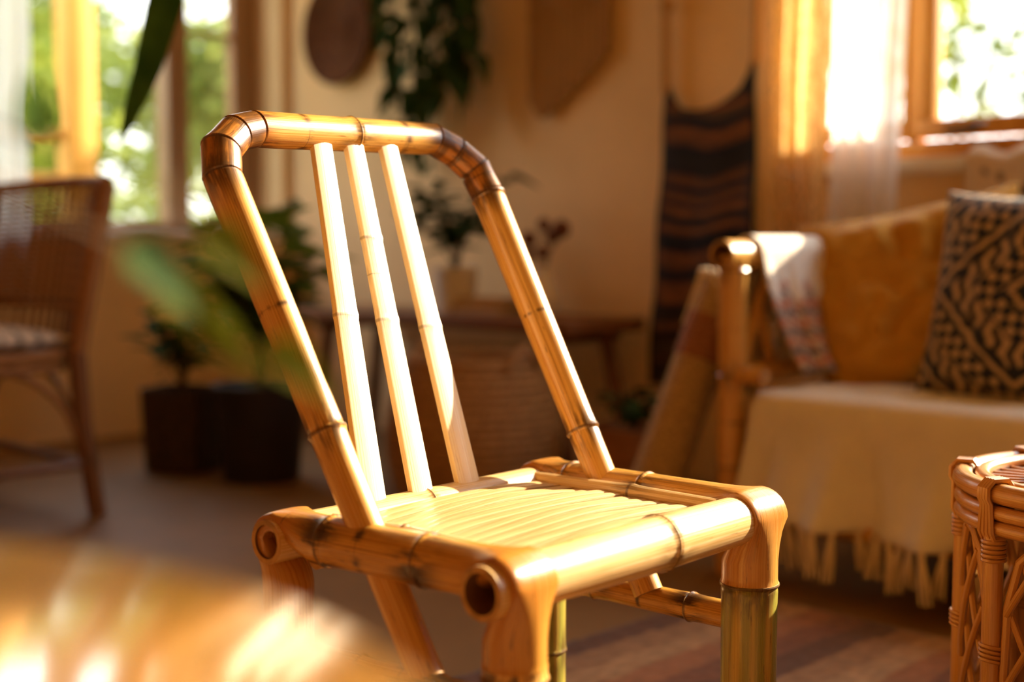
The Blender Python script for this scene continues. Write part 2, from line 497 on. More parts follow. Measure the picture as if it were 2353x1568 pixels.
# window in the left wall: brown frame set deep in the reveal
w1 = empty('window_1', (0, 0, 0), label='wide window in the left wall, frame set deep in plaster', kind='structure')
xf0, xf1 = WX - .245, WX - .185
bar(w1, 'frame', (xf0, L_HOLE[0], L_HOLE[2]), (xf1, L_HOLE[1], L_HOLE[2] + .05), M['frame_dk'])
bar(w1, 'frame', (xf0, L_HOLE[0], 2.36), (xf1, L_HOLE[1], 2.42), M['frame_dk'])
bar(w1, 'frame', (xf0, 3.265, .85), (xf1, 3.385, 2.36), M['frame_dk'])
bar(w1, 'frame', (xf0, 1.72, .85), (xf1, 1.80, 2.36), M['frame_dk'])
bar(w1, 'mullion', (xf0 - .02, 2.93, .85), (xf1 + .02, 3.03, 2.36), M['frame_dk'])
bar(w1, 'muntin', (xf0 + .01, 3.03, 1.645), (xf1 - .01, 3.265, 1.665), M['frame_dk'], .002)
for (ya, yb) in ((1.80, 2.93), (3.03, 3.265)):
    g = MB(); g.box((xf0 + .026, ya, .85), (xf0 + .03, yb, 2.36)); g.build('pane', M['glass'], w1, smooth=False)
bar(w1, 'sill', (WX - .19, 1.69, .775), (WX + .03, 3.395, .81), M['sill'], .01)

# sky portals in the openings (they only guide sampling, they give no light of their own)
def portal(name, loc, rot, sx_, sy_):
    d = bpy.data.lights.new(name, 'AREA'); d.shape = 'RECTANGLE'; d.size = sx_; d.size_y = sy_
    o = bpy.data.objects.new(name, d); COL.objects.link(o); o.location = loc; o.rotation_euler = rot
    d.cycles.is_portal = True
portal('portal_back', (-.43, WY + .10, 1.80), (-PI / 2, 0, 0), 3.56, 1.60)
portal('portal_left', (WX - .25, 2.55, 1.6), (PI / 2, 0, -PI / 2), 1.66, 1.62)

# ------------------------------------------------------------------ bamboo poles
def node_r(d):
    return .0017 * math.exp(-(d / .0028) ** 2) - .0011 * math.exp(-((d - .0042) / .0016) ** 2) + .0008 * math.exp(-(d / .012) ** 2)


def nearest(s, nodes):
    return min((s - n for n in nodes), key=abs) if nodes else 1.0


def end_cap(b, ring, c, tdir, r, hollow, fl):
    """close a pole end: flat cut, or a cut ring with a dark hollow behind it; tdir points out of the pole"""
    k = len(ring)
    if not hollow:
        b.face(ring if fl else ring[::-1], 1); return
    def sub(f, depth):
        return [b.vert(Vector(c) + (Vector(b.v[i]) - Vector(c)) * f - tdir * depth) for i in ring]
    bev, inn, deep = sub(.965, -.0014), sub(.76, -.0008), sub(.73, .06)
    for A, B, m in ((ring, bev, 1), (bev, inn, 1), (inn, deep, 2)):
        for i in range(k):
            q = (A[i], A[(i + 1) % k], B[(i + 1) % k], B[i])
            b.face(q if fl else q[::-1], m)
    b.face(deep if fl else deep[::-1], 2)


def bpole(parent, name, mat, pts, radii, nodes=(), slits=False, toast=None, seg=28, hollow0=False, hollow1=False, step=.03, fine=True, label=None, off=(0, 0, 0)):
    off = Vector(off)
    pts = [Vector(p) - off for p in pts]
    cum = [0]
    for i in range(1, len(pts)): cum.append(cum[-1] + (pts[i] - pts[i - 1]).length)
    rad = lambda s: float(np.interp(s, cum, radii))
    dirs = [(pts[i + 1] - pts[i]).normalized() for i in range(len(pts) - 1)]
    corner = []
    for i in range(1, len(pts) - 1):
        corner.append((cum[i], dirs[i - 1].angle(dirs[i])))
    st = set()
    n = max(2, int(cum[-1] / step))
    for i in range(n + 1): st.add(cum[-1] * i / n)
    for nn in nodes:
        for d in ((-.02, -.01, -.005, -.0028, -.0014, 0, .0014, .0028, .0042, .0056, .009, .02) if fine else (-.012, -.003, 0, .003, .012)):
            if 0 < nn + d < cum[-1]: st.add(nn + d)
    st = [s for s in st if all(abs(s - c) > max(.004, rad(c) * math.tan(a / 2) + .003) for c, a in corner)]
    stations = [(s, None, 0) for s in st]
    for i, (c, a) in enumerate(corner):
        if slits and a > .12:
            for dd, dr in ((-.0022, 0), (-.0007, -.0016), (.0007, -.0016), (.0022, 0)): stations.append((c + dd, i + 1, dr))
        else: stations.append((c, i + 1, 0))
    stations.sort(key=lambda x: x[0])
    b = MB()
    t0 = dirs[0]; ref = t0.orthogonal().normalized(); cur = 0
    rings = []; cen = []
    alln = list(nodes) + ([c for c, a in corner if a > .12] if slits else [])
    for s, ci, dr in stations:
        seg_i = ci - 1 if ci is not None else min(len(dirs) - 1, max(0, int(np.searchsorted(cum, s, 'right')) - 1))
        while cur < seg_i:
            q = dirs[cur].rotation_difference(dirs[cur + 1]); ref = q @ ref; cur += 1
        t = dirs[cur]; bn = t.cross(ref)
        P = pts[cur] + t * (s - cum[cur])
        r = rad(s) + dr
        if nodes: r += node_r(nearest(s, nodes))
        if ci is not None: bis = (dirs[ci - 1] + dirs[ci]).normalized()
        ring = []
        for k in range(seg):
            a = 2 * PI * k / seg
            o = (ref * math.cos(a) + bn * math.sin(a)) * r
            p = P + o
            if ci is not None: p = p - t * (o.dot(bis) / t.dot(bis))
            ring.append(b.vert(p, (math.cos(a), math.sin(a), s), nearest(s, alln) if alln else 1.0, toast(s) if toast else 0))
        rings.append(ring); cen.append(P)
    for A, B in zip(rings, rings[1:]):
        for k in range(seg): b.face((A[k], A[(k + 1) % seg], B[(k + 1) % seg], B[k]))
    end_cap(b, rings[0], cen[0], -dirs[0], radii[0], hollow0, False)
    end_cap(b, rings[-1], cen[-1], dirs[-1], radii[-1], hollow1, True)
    o = b.build(name, [mat, M['cut'], M['hollow']], parent, angle=24)
    if label: o['label'] = label
    return o


def lath(parent, name, mat, A, B, w0, w1, th, nrm, nodes=(), off=(0, 0, 0), crown=None, seg=10, sharp=30, cv=.3):
    """split-bamboo lath: flat back, gently convex face"""
    A, B = Vector(A) - Vector(off), Vector(B) - Vector(off)
    t = (B - A).normalized(); L = (B - A).length
    nrm = Vector(nrm); nrm = (nrm - t * nrm.dot(t)).normalized(); lat = t.cross(nrm)
    st = set(i * L / 14 for i in range(15))
    for n_ in nodes:
        for d in (-.014, -.006, -.003, 0, .003, .006, .014): st.add(n_ + d)
    b = MB(); rings = []
    for s in sorted(x for x in st if 0 <= x <= L):
        f = s / L; w = w0 + (w1 - w0) * f
        d = nearest(s, nodes) if nodes else 1
        k = 1 + (.07 * math.exp(-(d / .004) ** 2) if nodes else 0)
        P = A + t * s + (nrm * crown(f) if crown else Vector((0, 0, 0)))
        ring = []
        for i in range(seg + 1):
            a = PI * i / seg
            x = -math.cos(a); y = (1 - cv) + cv * (1 - x * x)
            ring.append(b.vert(P + lat * (x * w / 2 * k) + nrm * (y * th * k), (x * .7, y * .4, s), d, 0))
        ring.append(b.vert(P + lat * (w / 2 * k * .96) - nrm * th * .35, (1, 0, s), d, 0)); ring.append(b.vert(P - lat * (w / 2 * k * .96) - nrm * th * .35, (0, 1, s), d, 0))
        rings.append(ring)
    n = len(rings[0])
    for R0, R1 in zip(rings, rings[1:]):
        for k in range(n): b.face((R0[k], R1[k], R1[(k + 1) % n], R0[(k + 1) % n]))
    b.face(rings[0], 1); b.face(rings[-1][::-1], 1)
    return b.build(name, [mat, M['cut']], parent, angle=sharp)


# ------------------------------------------------------------------ the bamboo chair
FL, FR, BL, BR = (Vector(p) for p in ((-.907, .907, .433), (-.932, 1.344, .433), (-1.227, .871, .433), (-1.262, 1.330, .433)))
CH = Vector((-1.08, 1.11, 0))
chair = empty('bamboo_chair', CH, label='honey-coloured bamboo chair with three pale back slats, in the middle of the room', cat='chair')
UP = Vector((0, 0, 1))


def side_pole(name, F, Bk, zf, zb, rf, rr, rb, nodes_f, leg_top, mat):
    """one bent pole: rear leg stub, side rail and front leg stub, notched and folded over the cross rails"""
    d = (F - Bk); LEN = d.length; d.normalize(); lat = d.cross(UP).normalized()
    SEG = 32
    b = MB(); rings = []; L = [0.0]
    zs = F.z
    def circ(P, radial, R):
        return [P + lat * (R * math.sin(2 * PI * k / SEG)) + radial * (R * math.cos(2 * PI * k / SEG)) for k in range(SEG)]
    def strap(O, radial, Rw, ro, rin):
        out_ = []
        for k in range(SEG):
            sn, cs = math.sin(2 * PI * k / SEG), math.cos(2 * PI * k / SEG)
            x = math.copysign(abs(sn) ** .85, sn) * Rw
            r = (ro - .0050 + .0050 * abs(cs) ** .5) if cs >= -1e-6 else rin
            out_.append(O + lat * x + radial * r)
        return out_
    def blend(A, B_, w): return [p.lerp(q, w) for p, q in zip(A, B_)]
    seq = []   # (points, length along, toast, node distance)
    def emit(pts, l, toast, nd): seq.append((pts, l, toast, nd))
    # rear leg stub up to the rear bend
    ob = Vector((Bk.x, Bk.y, zb)); of = Vector((F.x, F.y, zf))
    rob, rof = zs + rr - zb, zs + rr - zf
    l = 0.0
    for dist, w in ((zb - leg_top, 0), (.075, 0), (.05, 0), (.034, .2), (.017, .6), (0, 1)):
        O = ob - UP * dist
        cP = circ(O - d * (rob - rb), -d, rb); sP = strap(O, -d, max(rb, rr) * 1.02, rob, .012)
        emit(blend(cP, sP, w), zb - leg_top - dist, .25 + .5 * w, 1.0)
    l0 = zb - leg_top
    for i in range(1, 9):
        a = PI / 2 * i / 8; rad_ = -d * math.cos(a) + UP * math.sin(a)
        emit(strap(ob, rad_, (rb * (1 - i / 8) + rr * i / 8) * 1.05, rob, .012), l0 + a * rob, .75, 1.0)
    l1 = l0 + PI / 2 * rob
    # rail; distance measured from the rear corner
    xs = {.017: .6, .034: .2, .05: 0}
    st = {k: w for k, w in xs.items()}
    for k, w in xs.items(): st[LEN - k] = w
    x = .07
    while x < LEN - .06: st[x] = 0; x += .025
    nb = [LEN - n for n in nodes_f]
    for n in nb:
        for dd in (-.012, -.005, -.0028, -.0014, 0, .0014, .0028, .0042, .0056, .010): st[n + dd] = 0
    for x in sorted(st):
        w = st[x]; back = x < LEN / 2
        P = Bk + d * x; P.z = zs
        f = x / LEN
        r = rr + (node_r(nearest(x, nb)) if w == 0 else 0)
        O = Vector((P.x, P.y, zb if back else zf))
        ro, R2 = (rob, rr) if back else (rof, rr * .5 + rf * .5)
        emit(blend(circ(P, UP, r), strap(O, UP, R2 * 1.03, ro, .012), w), l1 + x, .75 * w + .35 * math.exp(-min(x, LEN - x) / .05), nearest(x, nb))
    l2 = l1 + LEN
    for i in range(0, 9):
        a = PI / 2 * i / 8; rad_ = UP * math.cos(a) + d * math.sin(a)
        Rw = (rr * .4 + rf * .6) + rf * .4 * i / 8 - rr * .4 * i / 8
        emit(strap(of, rad_, Rw * 1.04, rof, .012), l2 + a * rof, .8, 1.0)
    l3 = l2 + PI / 2 * rof
    for dist, w in ((.017, .6), (.034, .25), (.052, 0), (.072, 0), (zf - leg_top - .004, 0), (zf - leg_top, 0)):
        O = of - UP * dist
        cP = circ(O + d * (rof - rf), d, rf * (1.0 if dist < zf - leg_top - .002 else 1.03)); sP = strap(O, d, rf * 1.03, rof, .012)
        emit(blend(cP, sP, w), l3 + dist, .35 + .4 * w, 1.0 if dist < zf - leg_top - .002 else .001)
    for pts, l, to, nd in seq:
        rings.append([b.vert(p - CH, (math.cos(2 * PI * k / SEG), math.sin(2 * PI * k / SEG), l), nd, to) for k, p in enumerate(pts)])
    for A, B_ in zip(rings, rings[1:]):
        for k in range(SEG): b.face((A[k], B_[k], B_[(k + 1) % SEG], A[(k + 1) % SEG]))
    b.face(rings[0], 1); b.face(rings[-1][::-1], 1)
    b.build(name, [mat, M['cut'], M['hollow']], chair, angle=38)
    fa = of + d * (rof - rf); ba = ob - d * (rob - rb)
    return fa, ba


ZF, ZB, LT = .425, .428, .345
f1, b1 = side_pole('side_rail', FL, BL, ZF, ZB, .0325, .0278, .0292, (.110, .252), LT, M['bam3'])
f2, b2 = side_pole('side_rail', FR, BR, ZF, ZB, .0345, .0282, .0300, (.156, .281), LT, M['bam'])
for (p, r, nodes, mat) in ((f1, .0325, (.012, .30), M['bam']), (f2, .0345, (.002, .27), M['bamg']), (b1, .0292, (.14, .3), M['bam3']), (b2, .0300, (.155, .30), M['bamg'])):
    lg = bpole(chair, 'leg', mat, [(p.x, p.y, LT), (p.x, p.y, .17), (p.x, p.y, 0)], [r, r * .99, r * 1.02], nodes, off=CH, seg=32)
bpole(chair, 'front_rail', M['bam2'], [(-.9045, .862, ZF), (-.913, 1.0, ZF), (-.9205, 1.15, ZF), (-.934, 1.380, ZF)], [.0272, .0298, .0312, .0290], (.289,), hollow0=True, hollow1=True, off=CH, seg=36)
bpole(chair, 'back_rail', M['bam2'], [(-1.2253, .838, ZB), (-1.245, 1.10, ZB), (-1.2645, 1.366, ZB)], [.0254, .0250, .0246], (.250,), hollow0=True, hollow1=True, off=CH, seg=32)

LT_ = [Vector(p) for p in ((-1.1149, .8882, .4597), (-1.3316, .8573, .8368), (-1.3523, .8688, .8699), (-1.3682, .8988, .8914), (-1.3767, .9312, .8995), (-1.401, 1.0953, .9092), (-1.4189, 1.259, .9078), (-1.4143, 1.2956, .8929), (-1.4035, 1.3265, .8683), (-1.3819, 1.3319, .8303), (-1.1621, 1.3285, .4547))]
LT_[5] = LT_[4].lerp(LT_[6], .5)
dl = (LT_[0] - LT_[1]).normalized(); dr_ = (LT_[-1] - LT_[-2]).normalized()
p0 = LT_[0] + dl * .180; p1 = LT_[-1] + dr_ * .172
path = [p0] + LT_ + [p1]
rads = [.0190, .0198, .0232, .0236, .0228, .0226, .0224, .0224, .0228, .0236, .0236, .0206, .0195]
cum = [0]
for i in range(1, len(path)): cum.append(cum[-1] + (path[i] - path[i - 1]).length)
bend = [(cum[2], cum[5]), (cum[7], cum[10])]
def btoast(s):
    return max(max(0, min(1, min(s - a + .015, e - s + .015) / .015)) * .95 for a, e in bend)
bpole(chair, 'back_frame', M['bam'], path, rads, (cum[1] + .108, cum[6], cum[10] + .004, cum[11] - .062), slits=True, toast=btoast, off=CH, seg=32)

SLN = (.9435, .0721, .3234)
for (B_, T_, w0, w1, nodes) in (((-1.2366, .9981, .4480), (-1.3825, 1.0335, .8935), .0370, .0300, (.235,)), ((-1.2428, 1.0799, .4480), (-1.388, 1.0905, .8925), .0355, .0285, (.225, .335)), ((-1.2494, 1.1657, .4480), (-1.396, 1.1553, .8935), .0385, .0290, (.213,))):
    lath(chair, 'back_slat', M['lath'], B_, T_, w0, w1, .0085, SLN, nodes, off=CH)

NS = 13
random.seed(3)
for i in range(NS):
    def xat(t, f):
        return (-1.2269 + (-1.262 + 1.2269) * t + .024) * (1 - f) + (-.907 + (-.932 + .907) * t - .027) * f
    f = (i + .5) / NS
    w = .272 / NS
    yl, yr = .905, 1.306
    z = .4335 + random.uniform(-.0012, .0012)
    ph = random.uniform(-.15, .15)
    lath(chair, 'seat_strip', M['seat'], (xat(0, f), yl, z), (xat(1, f), yr, z), w * .975, w * .955, .0042, (0, 0, 1), off=CH, cv=.32,
         crown=lambda t, ph=ph: .011 * math.sin(PI * min(1, max(0, t))) ** 1.0 * (1 + ph) + .0012 * math.sin(9 * t + ph * 20))
for (ya, yb, nn) in ((.930, .936, (.12,)), (1.296, 1.303, (.166,))):
    bpole(chair, 'seat_batten', M['bam2'], [(-1.218 - .03 * (ya > 1.1), ya - .004, .4405), (-1.08, (ya + yb) / 2, .442), (-.952, yb + .004, .4405)], [.0088, .0098, .0094], nn, off=CH, seg=14)
bpole(chair, 'seat_support', M['bam3'], [(-1.185, .875, .4085), (-1.19, 1.1, .4085), (-1.205, 1.335, .4085)], [.0115, .012, .0115], (.2,), off=CH, seg=14)
for (fa, ba, nn) in ((f1, b1, (.1, .21)), (f2, b2, (.085, .24))):
    bpole(chair, 'stretcher', M['bam3'], [(fa.x, fa.y, .297), ((fa.x + ba.x) / 2, (fa.y + ba.y) / 2, .297), (ba.x, ba.y, .297)], [.0178, .0172, .0165], nn, off=CH, seg=20)
# ------------------------------------------------------------------ low bamboo daybed under the window
DB = Vector((-.75, 2.9, 0))
bed = empty('daybed', DB, label='low bamboo daybed under the window, with an open arm of canes', cat='daybed')
XA, YD0, YD1 = -1.785, 2.50, 3.30
XE = .32
bpole(bed, 'post', M['sofa_bam'], [(XA, YD0, 0), (XA, YD0, .4), (XA, YD0, .735)], [.034, .033, .033], (.25, .46, .70), off=DB, seg=20, fine=False)
bpole(bed, 'post', M['sofa_bam'], [(XA, YD1, 0), (XA, YD1, .4), (XA, YD1, .735)], [.034, .033, .033], (.25, .46, .70), off=DB, seg=20, fine=False)
for y in (YD0, YD1): bpole(bed, 'leg', M['sofa_bam'], [(XE, y, 0), (XE, y, .2), (XE, y, .42)], [.034] * 3, (.2,), off=DB, seg=20, fine=False)
bpole(bed, 'arm_rail', M['sofa_bam'], [(XA, YD0 - .045, .735), (XA, 2.9, .735), (XA, YD1 + .04, .735)], [.034] * 3, (.25, .6), hollow0=True, off=DB, seg=20, fine=False)
bpole(bed, 'arm_cross_rail', M['sofa_bam'], [(XA + .015, YD0, .462), (XA + .015, 2.9, .462), (XA + .015, YD1, .462)], [.026] * 3, (.3,), off=DB, seg=16, fine=False)
for (ya, yb, za, zb) in ((2.53, 2.64, .47, .70), (2.66, 2.60, .47, .62), (2.64, 2.80, .72, .47), (2.95, 2.95, .47, .72), (3.12, 3.12, .47, .72)):
    bpole(bed, 'arm_cane', M['sofa_bam'], [(XA, ya, za), (XA, (ya + yb) / 2, (za + zb) / 2), (XA, yb, zb)], [.014] * 3, (), off=DB, seg=12)
bpole(bed, 'seat_rail', M['sofa_bam'], [(XA, YD0, .150), (-.7, YD0, .150), (XE, YD0, .150)], [.028] * 3, (.5, 1.0, 1.6), off=DB, seg=16, fine=False)
bpole(bed, 'seat_rail', M['sofa_bam'], [(XA, YD1, .150), (-.7, YD1, .150), (XE, YD1, .150)], [.028] * 3, (.5, 1.0, 1.6), off=DB, seg=16, fine=False)
bpole(bed, 'front_cane', M['sofa_bam'], [(XA + .02, YD0 - .005, .46), (XA + .055, YD0 - .01, .462), (XA + .10, YD0 - .015, .462)], [.020] * 3, (), off=DB, seg=14)
k = MB(); k.box((XA + .045 - DB.x, YD0 + .03 - DB.y, .16), (XE - .03 - DB.x, YD1 - .01 - DB.y, .418), bev=.03)
k.build('mattress', M['mattress'], bed, angle=60)

# white throw over the seat
def prof(v, x):
    """profile of the cloth: v 0 at the wall side, 1 at the bottom hem; x along the seat"""
    total_top, rad, drop = .62, .035, .235
    Ltot = total_top + rad * PI / 2 + drop
    s = v * Ltot
    if s < total_top:
        f = s / total_top
        y = 3.14 - s + .0
        z = .428 + .006 * noise.noise((x * 6, s * 7, 0)) + .010 * max(0, noise.noise((x * 9, s * 14, 3)))
        if x < -1.35: z += .018 * max(0, noise.noise((x * 20, s * 12, 5))) * (1 - f * .4)
        return y, z
    s -= total_top
    y0 = 3.14 - total_top
    if s < rad * PI / 2:
        a = s / rad
        return y0 - rad * math.sin(a), .428 - rad * (1 - math.cos(a))
    s -= rad * PI / 2
    f = s / drop
    amp = .016 + .046 * f
    fold = math.sin(x * 23 + 1.3 * math.sin(x * 5.1)) + .5 * math.sin(x * 51 + 2)
    return y0 - rad - .004 - amp * (.8 + .6 * fold) * f, .428 - rad - s - .02 * f * (x + 1.7) * .9
k = MB(); X0, X1 = -1.715, .28
k.grid(230, 64, lambda u, v: Vector((X0 + (X1 - X0) * u - .03 * max(0, v - .72) * (1 - u) * 4 * (u < .06), *prof(v, X0 + (X1 - X0) * u))))
thr = k.build('throw_blanket', M['cream'], None, angle=None); solid(thr, .004)
tag(thr, 'cream woven throw with a knotted fringe, spread over the daybed seat', 'blanket')
tas = MB()
tas.lathe([(.001, .004), (.006, 0), (.007, -.008), (.005, -.014), (.006, -.018)], 8)
for i in range(6):
    a = 2 * PI * i / 6 + .3; q = random.uniform(.8, 1.3)
    tas.tube([(.003 * math.cos(a), .003 * math.sin(a), -.012), (.008 * math.cos(a), .008 * math.sin(a), -.045), (.012 * q * math.cos(a), .010 * q * math.sin(a), -.085 * q ** .3)], [.003, .0032, .002], 5)
t0 = tas.build('tassel', M['cord_lt'], thr)
nt_ = 66
for i in range(nt_):
    u = (i + .3) / nt_; x = X0 + (X1 - X0) * u; y, z = prof(1, x)
    o = t0 if i == 0 else copy_part(t0, thr)
    o.location = (x, y, z); o.rotation_euler = (random.uniform(-.15, .15), random.uniform(-.25, .25), random.uniform(0, 6)); o.scale = (1.1, 1.1, random.uniform(.85, 1.15))

# folded throw over the arm
def armcol(u, v):
    if v < .66 + .05 * math.sin(u * 19): return (.84, .76, .66)
    r = (v - .5) / .5
    k_ = math.sin(r * 40 + .8 * math.sin(u * 30))
    n_ = noise.noise((u * 22, v * 45, 2))
    base = (.60, .40, .30)
    if k_ > .55: base = (.10, .09, .12)
    elif k_ < -.5: base = (.48, .15, .09)
    if n_ > .18: base = (.62, .50, .40)
    return base
def armfn(u, v):
    y = 2.555 + .275 * u
    r = .040
    out_, inn = .165, .285
    Lt = out_ + PI * r + inn; s = v * Lt
    wob = .006 * math.sin(u * 14 + 1) + .004 * math.sin(u * 31)
    if s < out_:
        f = 1 - s / out_
        return Vector((XA - r - wob * f - .012 * f, y + .0, .737 - (out_ - s)))
    s -= out_
    if s < PI * r:
        a = s / r
        return Vector((XA - r * math.cos(a), y, .737 + r * math.sin(a)))
    s -= PI * r; f = s / inn
    return Vector((XA + r + wob * f * 2 + .07 * f * f, y + .05 * f, .737 - s * .97))
k = MB(); k.grid(60, 90, armfn, colfn=armcol)
at = k.build('arm_throw', M['print'], None, angle=None); solid(at, .006)
tag(at, 'cream folded blanket with rust and navy woven ends, over the daybed arm', 'blanket')
for i in range(9):
    p = armfn((i + .4) / 9, 0)
    copy_part(t0, at, loc=p + Vector((-.004, 0, .004)), rot=(random.uniform(-.2, .2), random.uniform(-.1, .2), i), scale=(1.2, 1.2, 1.3))

# cushions
def cushion(name, mat, size, thick, mtx, colfn=None, n=70, wr=.006, seed=0):
    b = MB()
    def side(sg):
        def fn(u, v):
            a, c = 2 * u - 1, 2 * v - 1
            pin = 1 - .075 * (1 - abs(c) ** 2.2) * abs(a) ** 2
            pin2 = 1 - .075 * (1 - abs(a) ** 2.2) * abs(c) ** 2
            h = (max(0, 1 - a ** 4) * max(0, 1 - c ** 4)) ** .55
            w = wr * (noise.noise((a * 2.2 + seed, c * 2.2, sg)) * 2 + noise.noise((a * 5 + seed, c * 5, sg + 4))) * h
            return mtx @ Vector((a * size[0] / 2 * pin, c * size[1] / 2 * pin2, sg * (thick / 2 * h + w)))
        return fn
    b.grid(n, n, side(1), colfn=colfn)
    g0 = len(b.f)
    b.grid(n, n, side(-1), colfn=colfn)
    for i in range(g0, len(b.f)): b.f[i] = b.f[i][::-1]
    o = b.build(name, mat, None, angle=None)
    bm_ = bmesh.new(); bm_.from_mesh(o.data); bmesh.ops.remove_doubles(bm_, verts=bm_.verts, dist=.0004); bm_.to_mesh(o.data); bm_.free()
    return o


def frame_mtx(c, right, normal):
    r = Vector(right).normalized(); n_ = Vector(normal); n_ = (n_ - r * n_.dot(r)).normalized(); u_ = n_.cross(r)
    return Matrix(((r.x, u_.x, n_.x, c[0]), (r.y, u_.y, n_.y, c[1]), (r.z, u_.z, n_.z, c[2]), (0, 0, 0, 1)))


cu = cushion('throw_cushion', M['mustard'], (.53, .46), .15, frame_mtx((-1.545, 2.925, .640), (.86, .46, .20), (.44, -.80, .30)), wr=.026, seed=2)
tag(cu, 'plain mustard yellow cushion leaning in the corner of the daybed', 'cushion')
def ikat(u, v):
    a, c = (2 * u - 1) * 1.0, (2 * v - 1) * 1.0
    navy, tan, mid_ = (.016, .022, .040), (.50, .34, .20), (.20, .13, .085)
    d = (abs(a) + abs(c)) * 1.35
    kf = d % 1.0
    n_ = noise.noise((a * 9, c * 9, 1)) * .06
    kf = (kf + n_) % 1.0
    if kf < .13: return navy
    if kf < .22: return tan
    if kf < .30: return navy
    if kf < .68:
        q = math.sin((a + c) * 26) * math.sin((a - c) * 26)
        return tan if q > .12 + n_ * 3 else navy
    q = math.sin(a * 46 + math.sin(c * 30))
    return tan if q > .1 else mid_ if q > -.3 else navy
cu['group'] = 'cushions on the daybed'
cu = cushion('throw_cushion', M['print'], (.50, .48), .16, frame_mtx((-1.205, 2.80, .640), (1, 0, -.03), (-.02, -.96, .24)), ikat, n=150, wr=.006, seed=5)
tag(cu, 'navy and tan cushion with a diamond pattern, beside the mustard one', 'cushion', 'cushions on the daybed')

# rolled mat leaning beside the arm
A_, B_ = Vector((-2.00, 2.41, .035)), Vector((-1.905, 2.635, .67))
rm = empty('rolled_mat', A_, label='rolled jute mat with a rust band, leaning by the daybed arm', cat='mat')
k = MB(); dd = (B_ - A_); st = [(.0, .056), (.02, .062), (.25, .064), (.5, .062), (.70, .060)]
k.tube([dd * f for f, r in st], [r for f, r in st], 24)
k.build('mat_body', M['mat_roll'], rm)
k = MB(); k.tube([dd * f for f in (.70, .78, .86)], [.062, .063, .061], 24); k.build('woven_band', M['mat_band'], rm)
k = MB(); k.tube([dd * f for f in (.86, .93, 1.0)], [.060, .058, .054], 24); k.build('mat_end', M['mat_roll'], rm)
for i in range(14):
    a = 2 * PI * i / 14
    s = dd.normalized(); r1 = s.orthogonal().normalized(); r2 = s.cross(r1)
    p = dd + (r1 * math.cos(a) + r2 * math.sin(a)) * .058
    copy_part(t0, rm, loc=p + Vector((0, 0, .008)), rot=(random.uniform(-.35, .2), random.uniform(-.3, .3), i), scale=(1.5, 1.5, 1.5))

# ------------------------------------------------------------------ rattan stool
ST = Vector((-.630, 1.750, .0135)); RS = .2025
stool = empty('rattan_stool', ST.copy(), label='round rattan stool table with bound rim and lattice sides', cat='stool')
def ring_pts(r, z, n=72): return [(r * math.cos(2 * PI * i / n), r * math.sin(2 * PI * i / n), z) for i in range(n)]
def hoop(name, r, z, rr, mat=M['rattan'], parent=stool, seg=12):
    k = MB(); k.tube(ring_pts(r, z), rr, seg, closed=True); return k.build(name, mat, parent)
stool.scale = (1, 1, .965)
hoop('rim', RS, .455, .0135)
hoop('rim_hoop', RS + .001, .4300, .0098); hoop('rim_hoop', RS + .001, .4105, .0098)
hoop('inner_hoop', RS - .0245, .4585, .0095)
k = MB(); k.lathe([(.001, .450), (.10, .450), (RS - .02, .450), (RS - .005, .444), (RS - .02, .436), (.001, .436)], 48); k.build('top_panel', M['rattan_dk'], stool)
k = MB()
k.tube([(.030, 0, .452), (.09, .004, .4545), (RS - .03, 0, .4535)], .0019, 6)
o0 = k.build('panel_strand', M['rattan'], stool)
for i in range(1, 40): copy_part(o0, stool, rot=(0, 0, 2 * PI * i / 40))
for i, (r, z) in enumerate(((.034, .4555), (.05, .456), (.066, .456))): hoop('centre_coil', r, z, .0045, seg=8)
NP = 8; off_a = math.radians(17)
pm = None
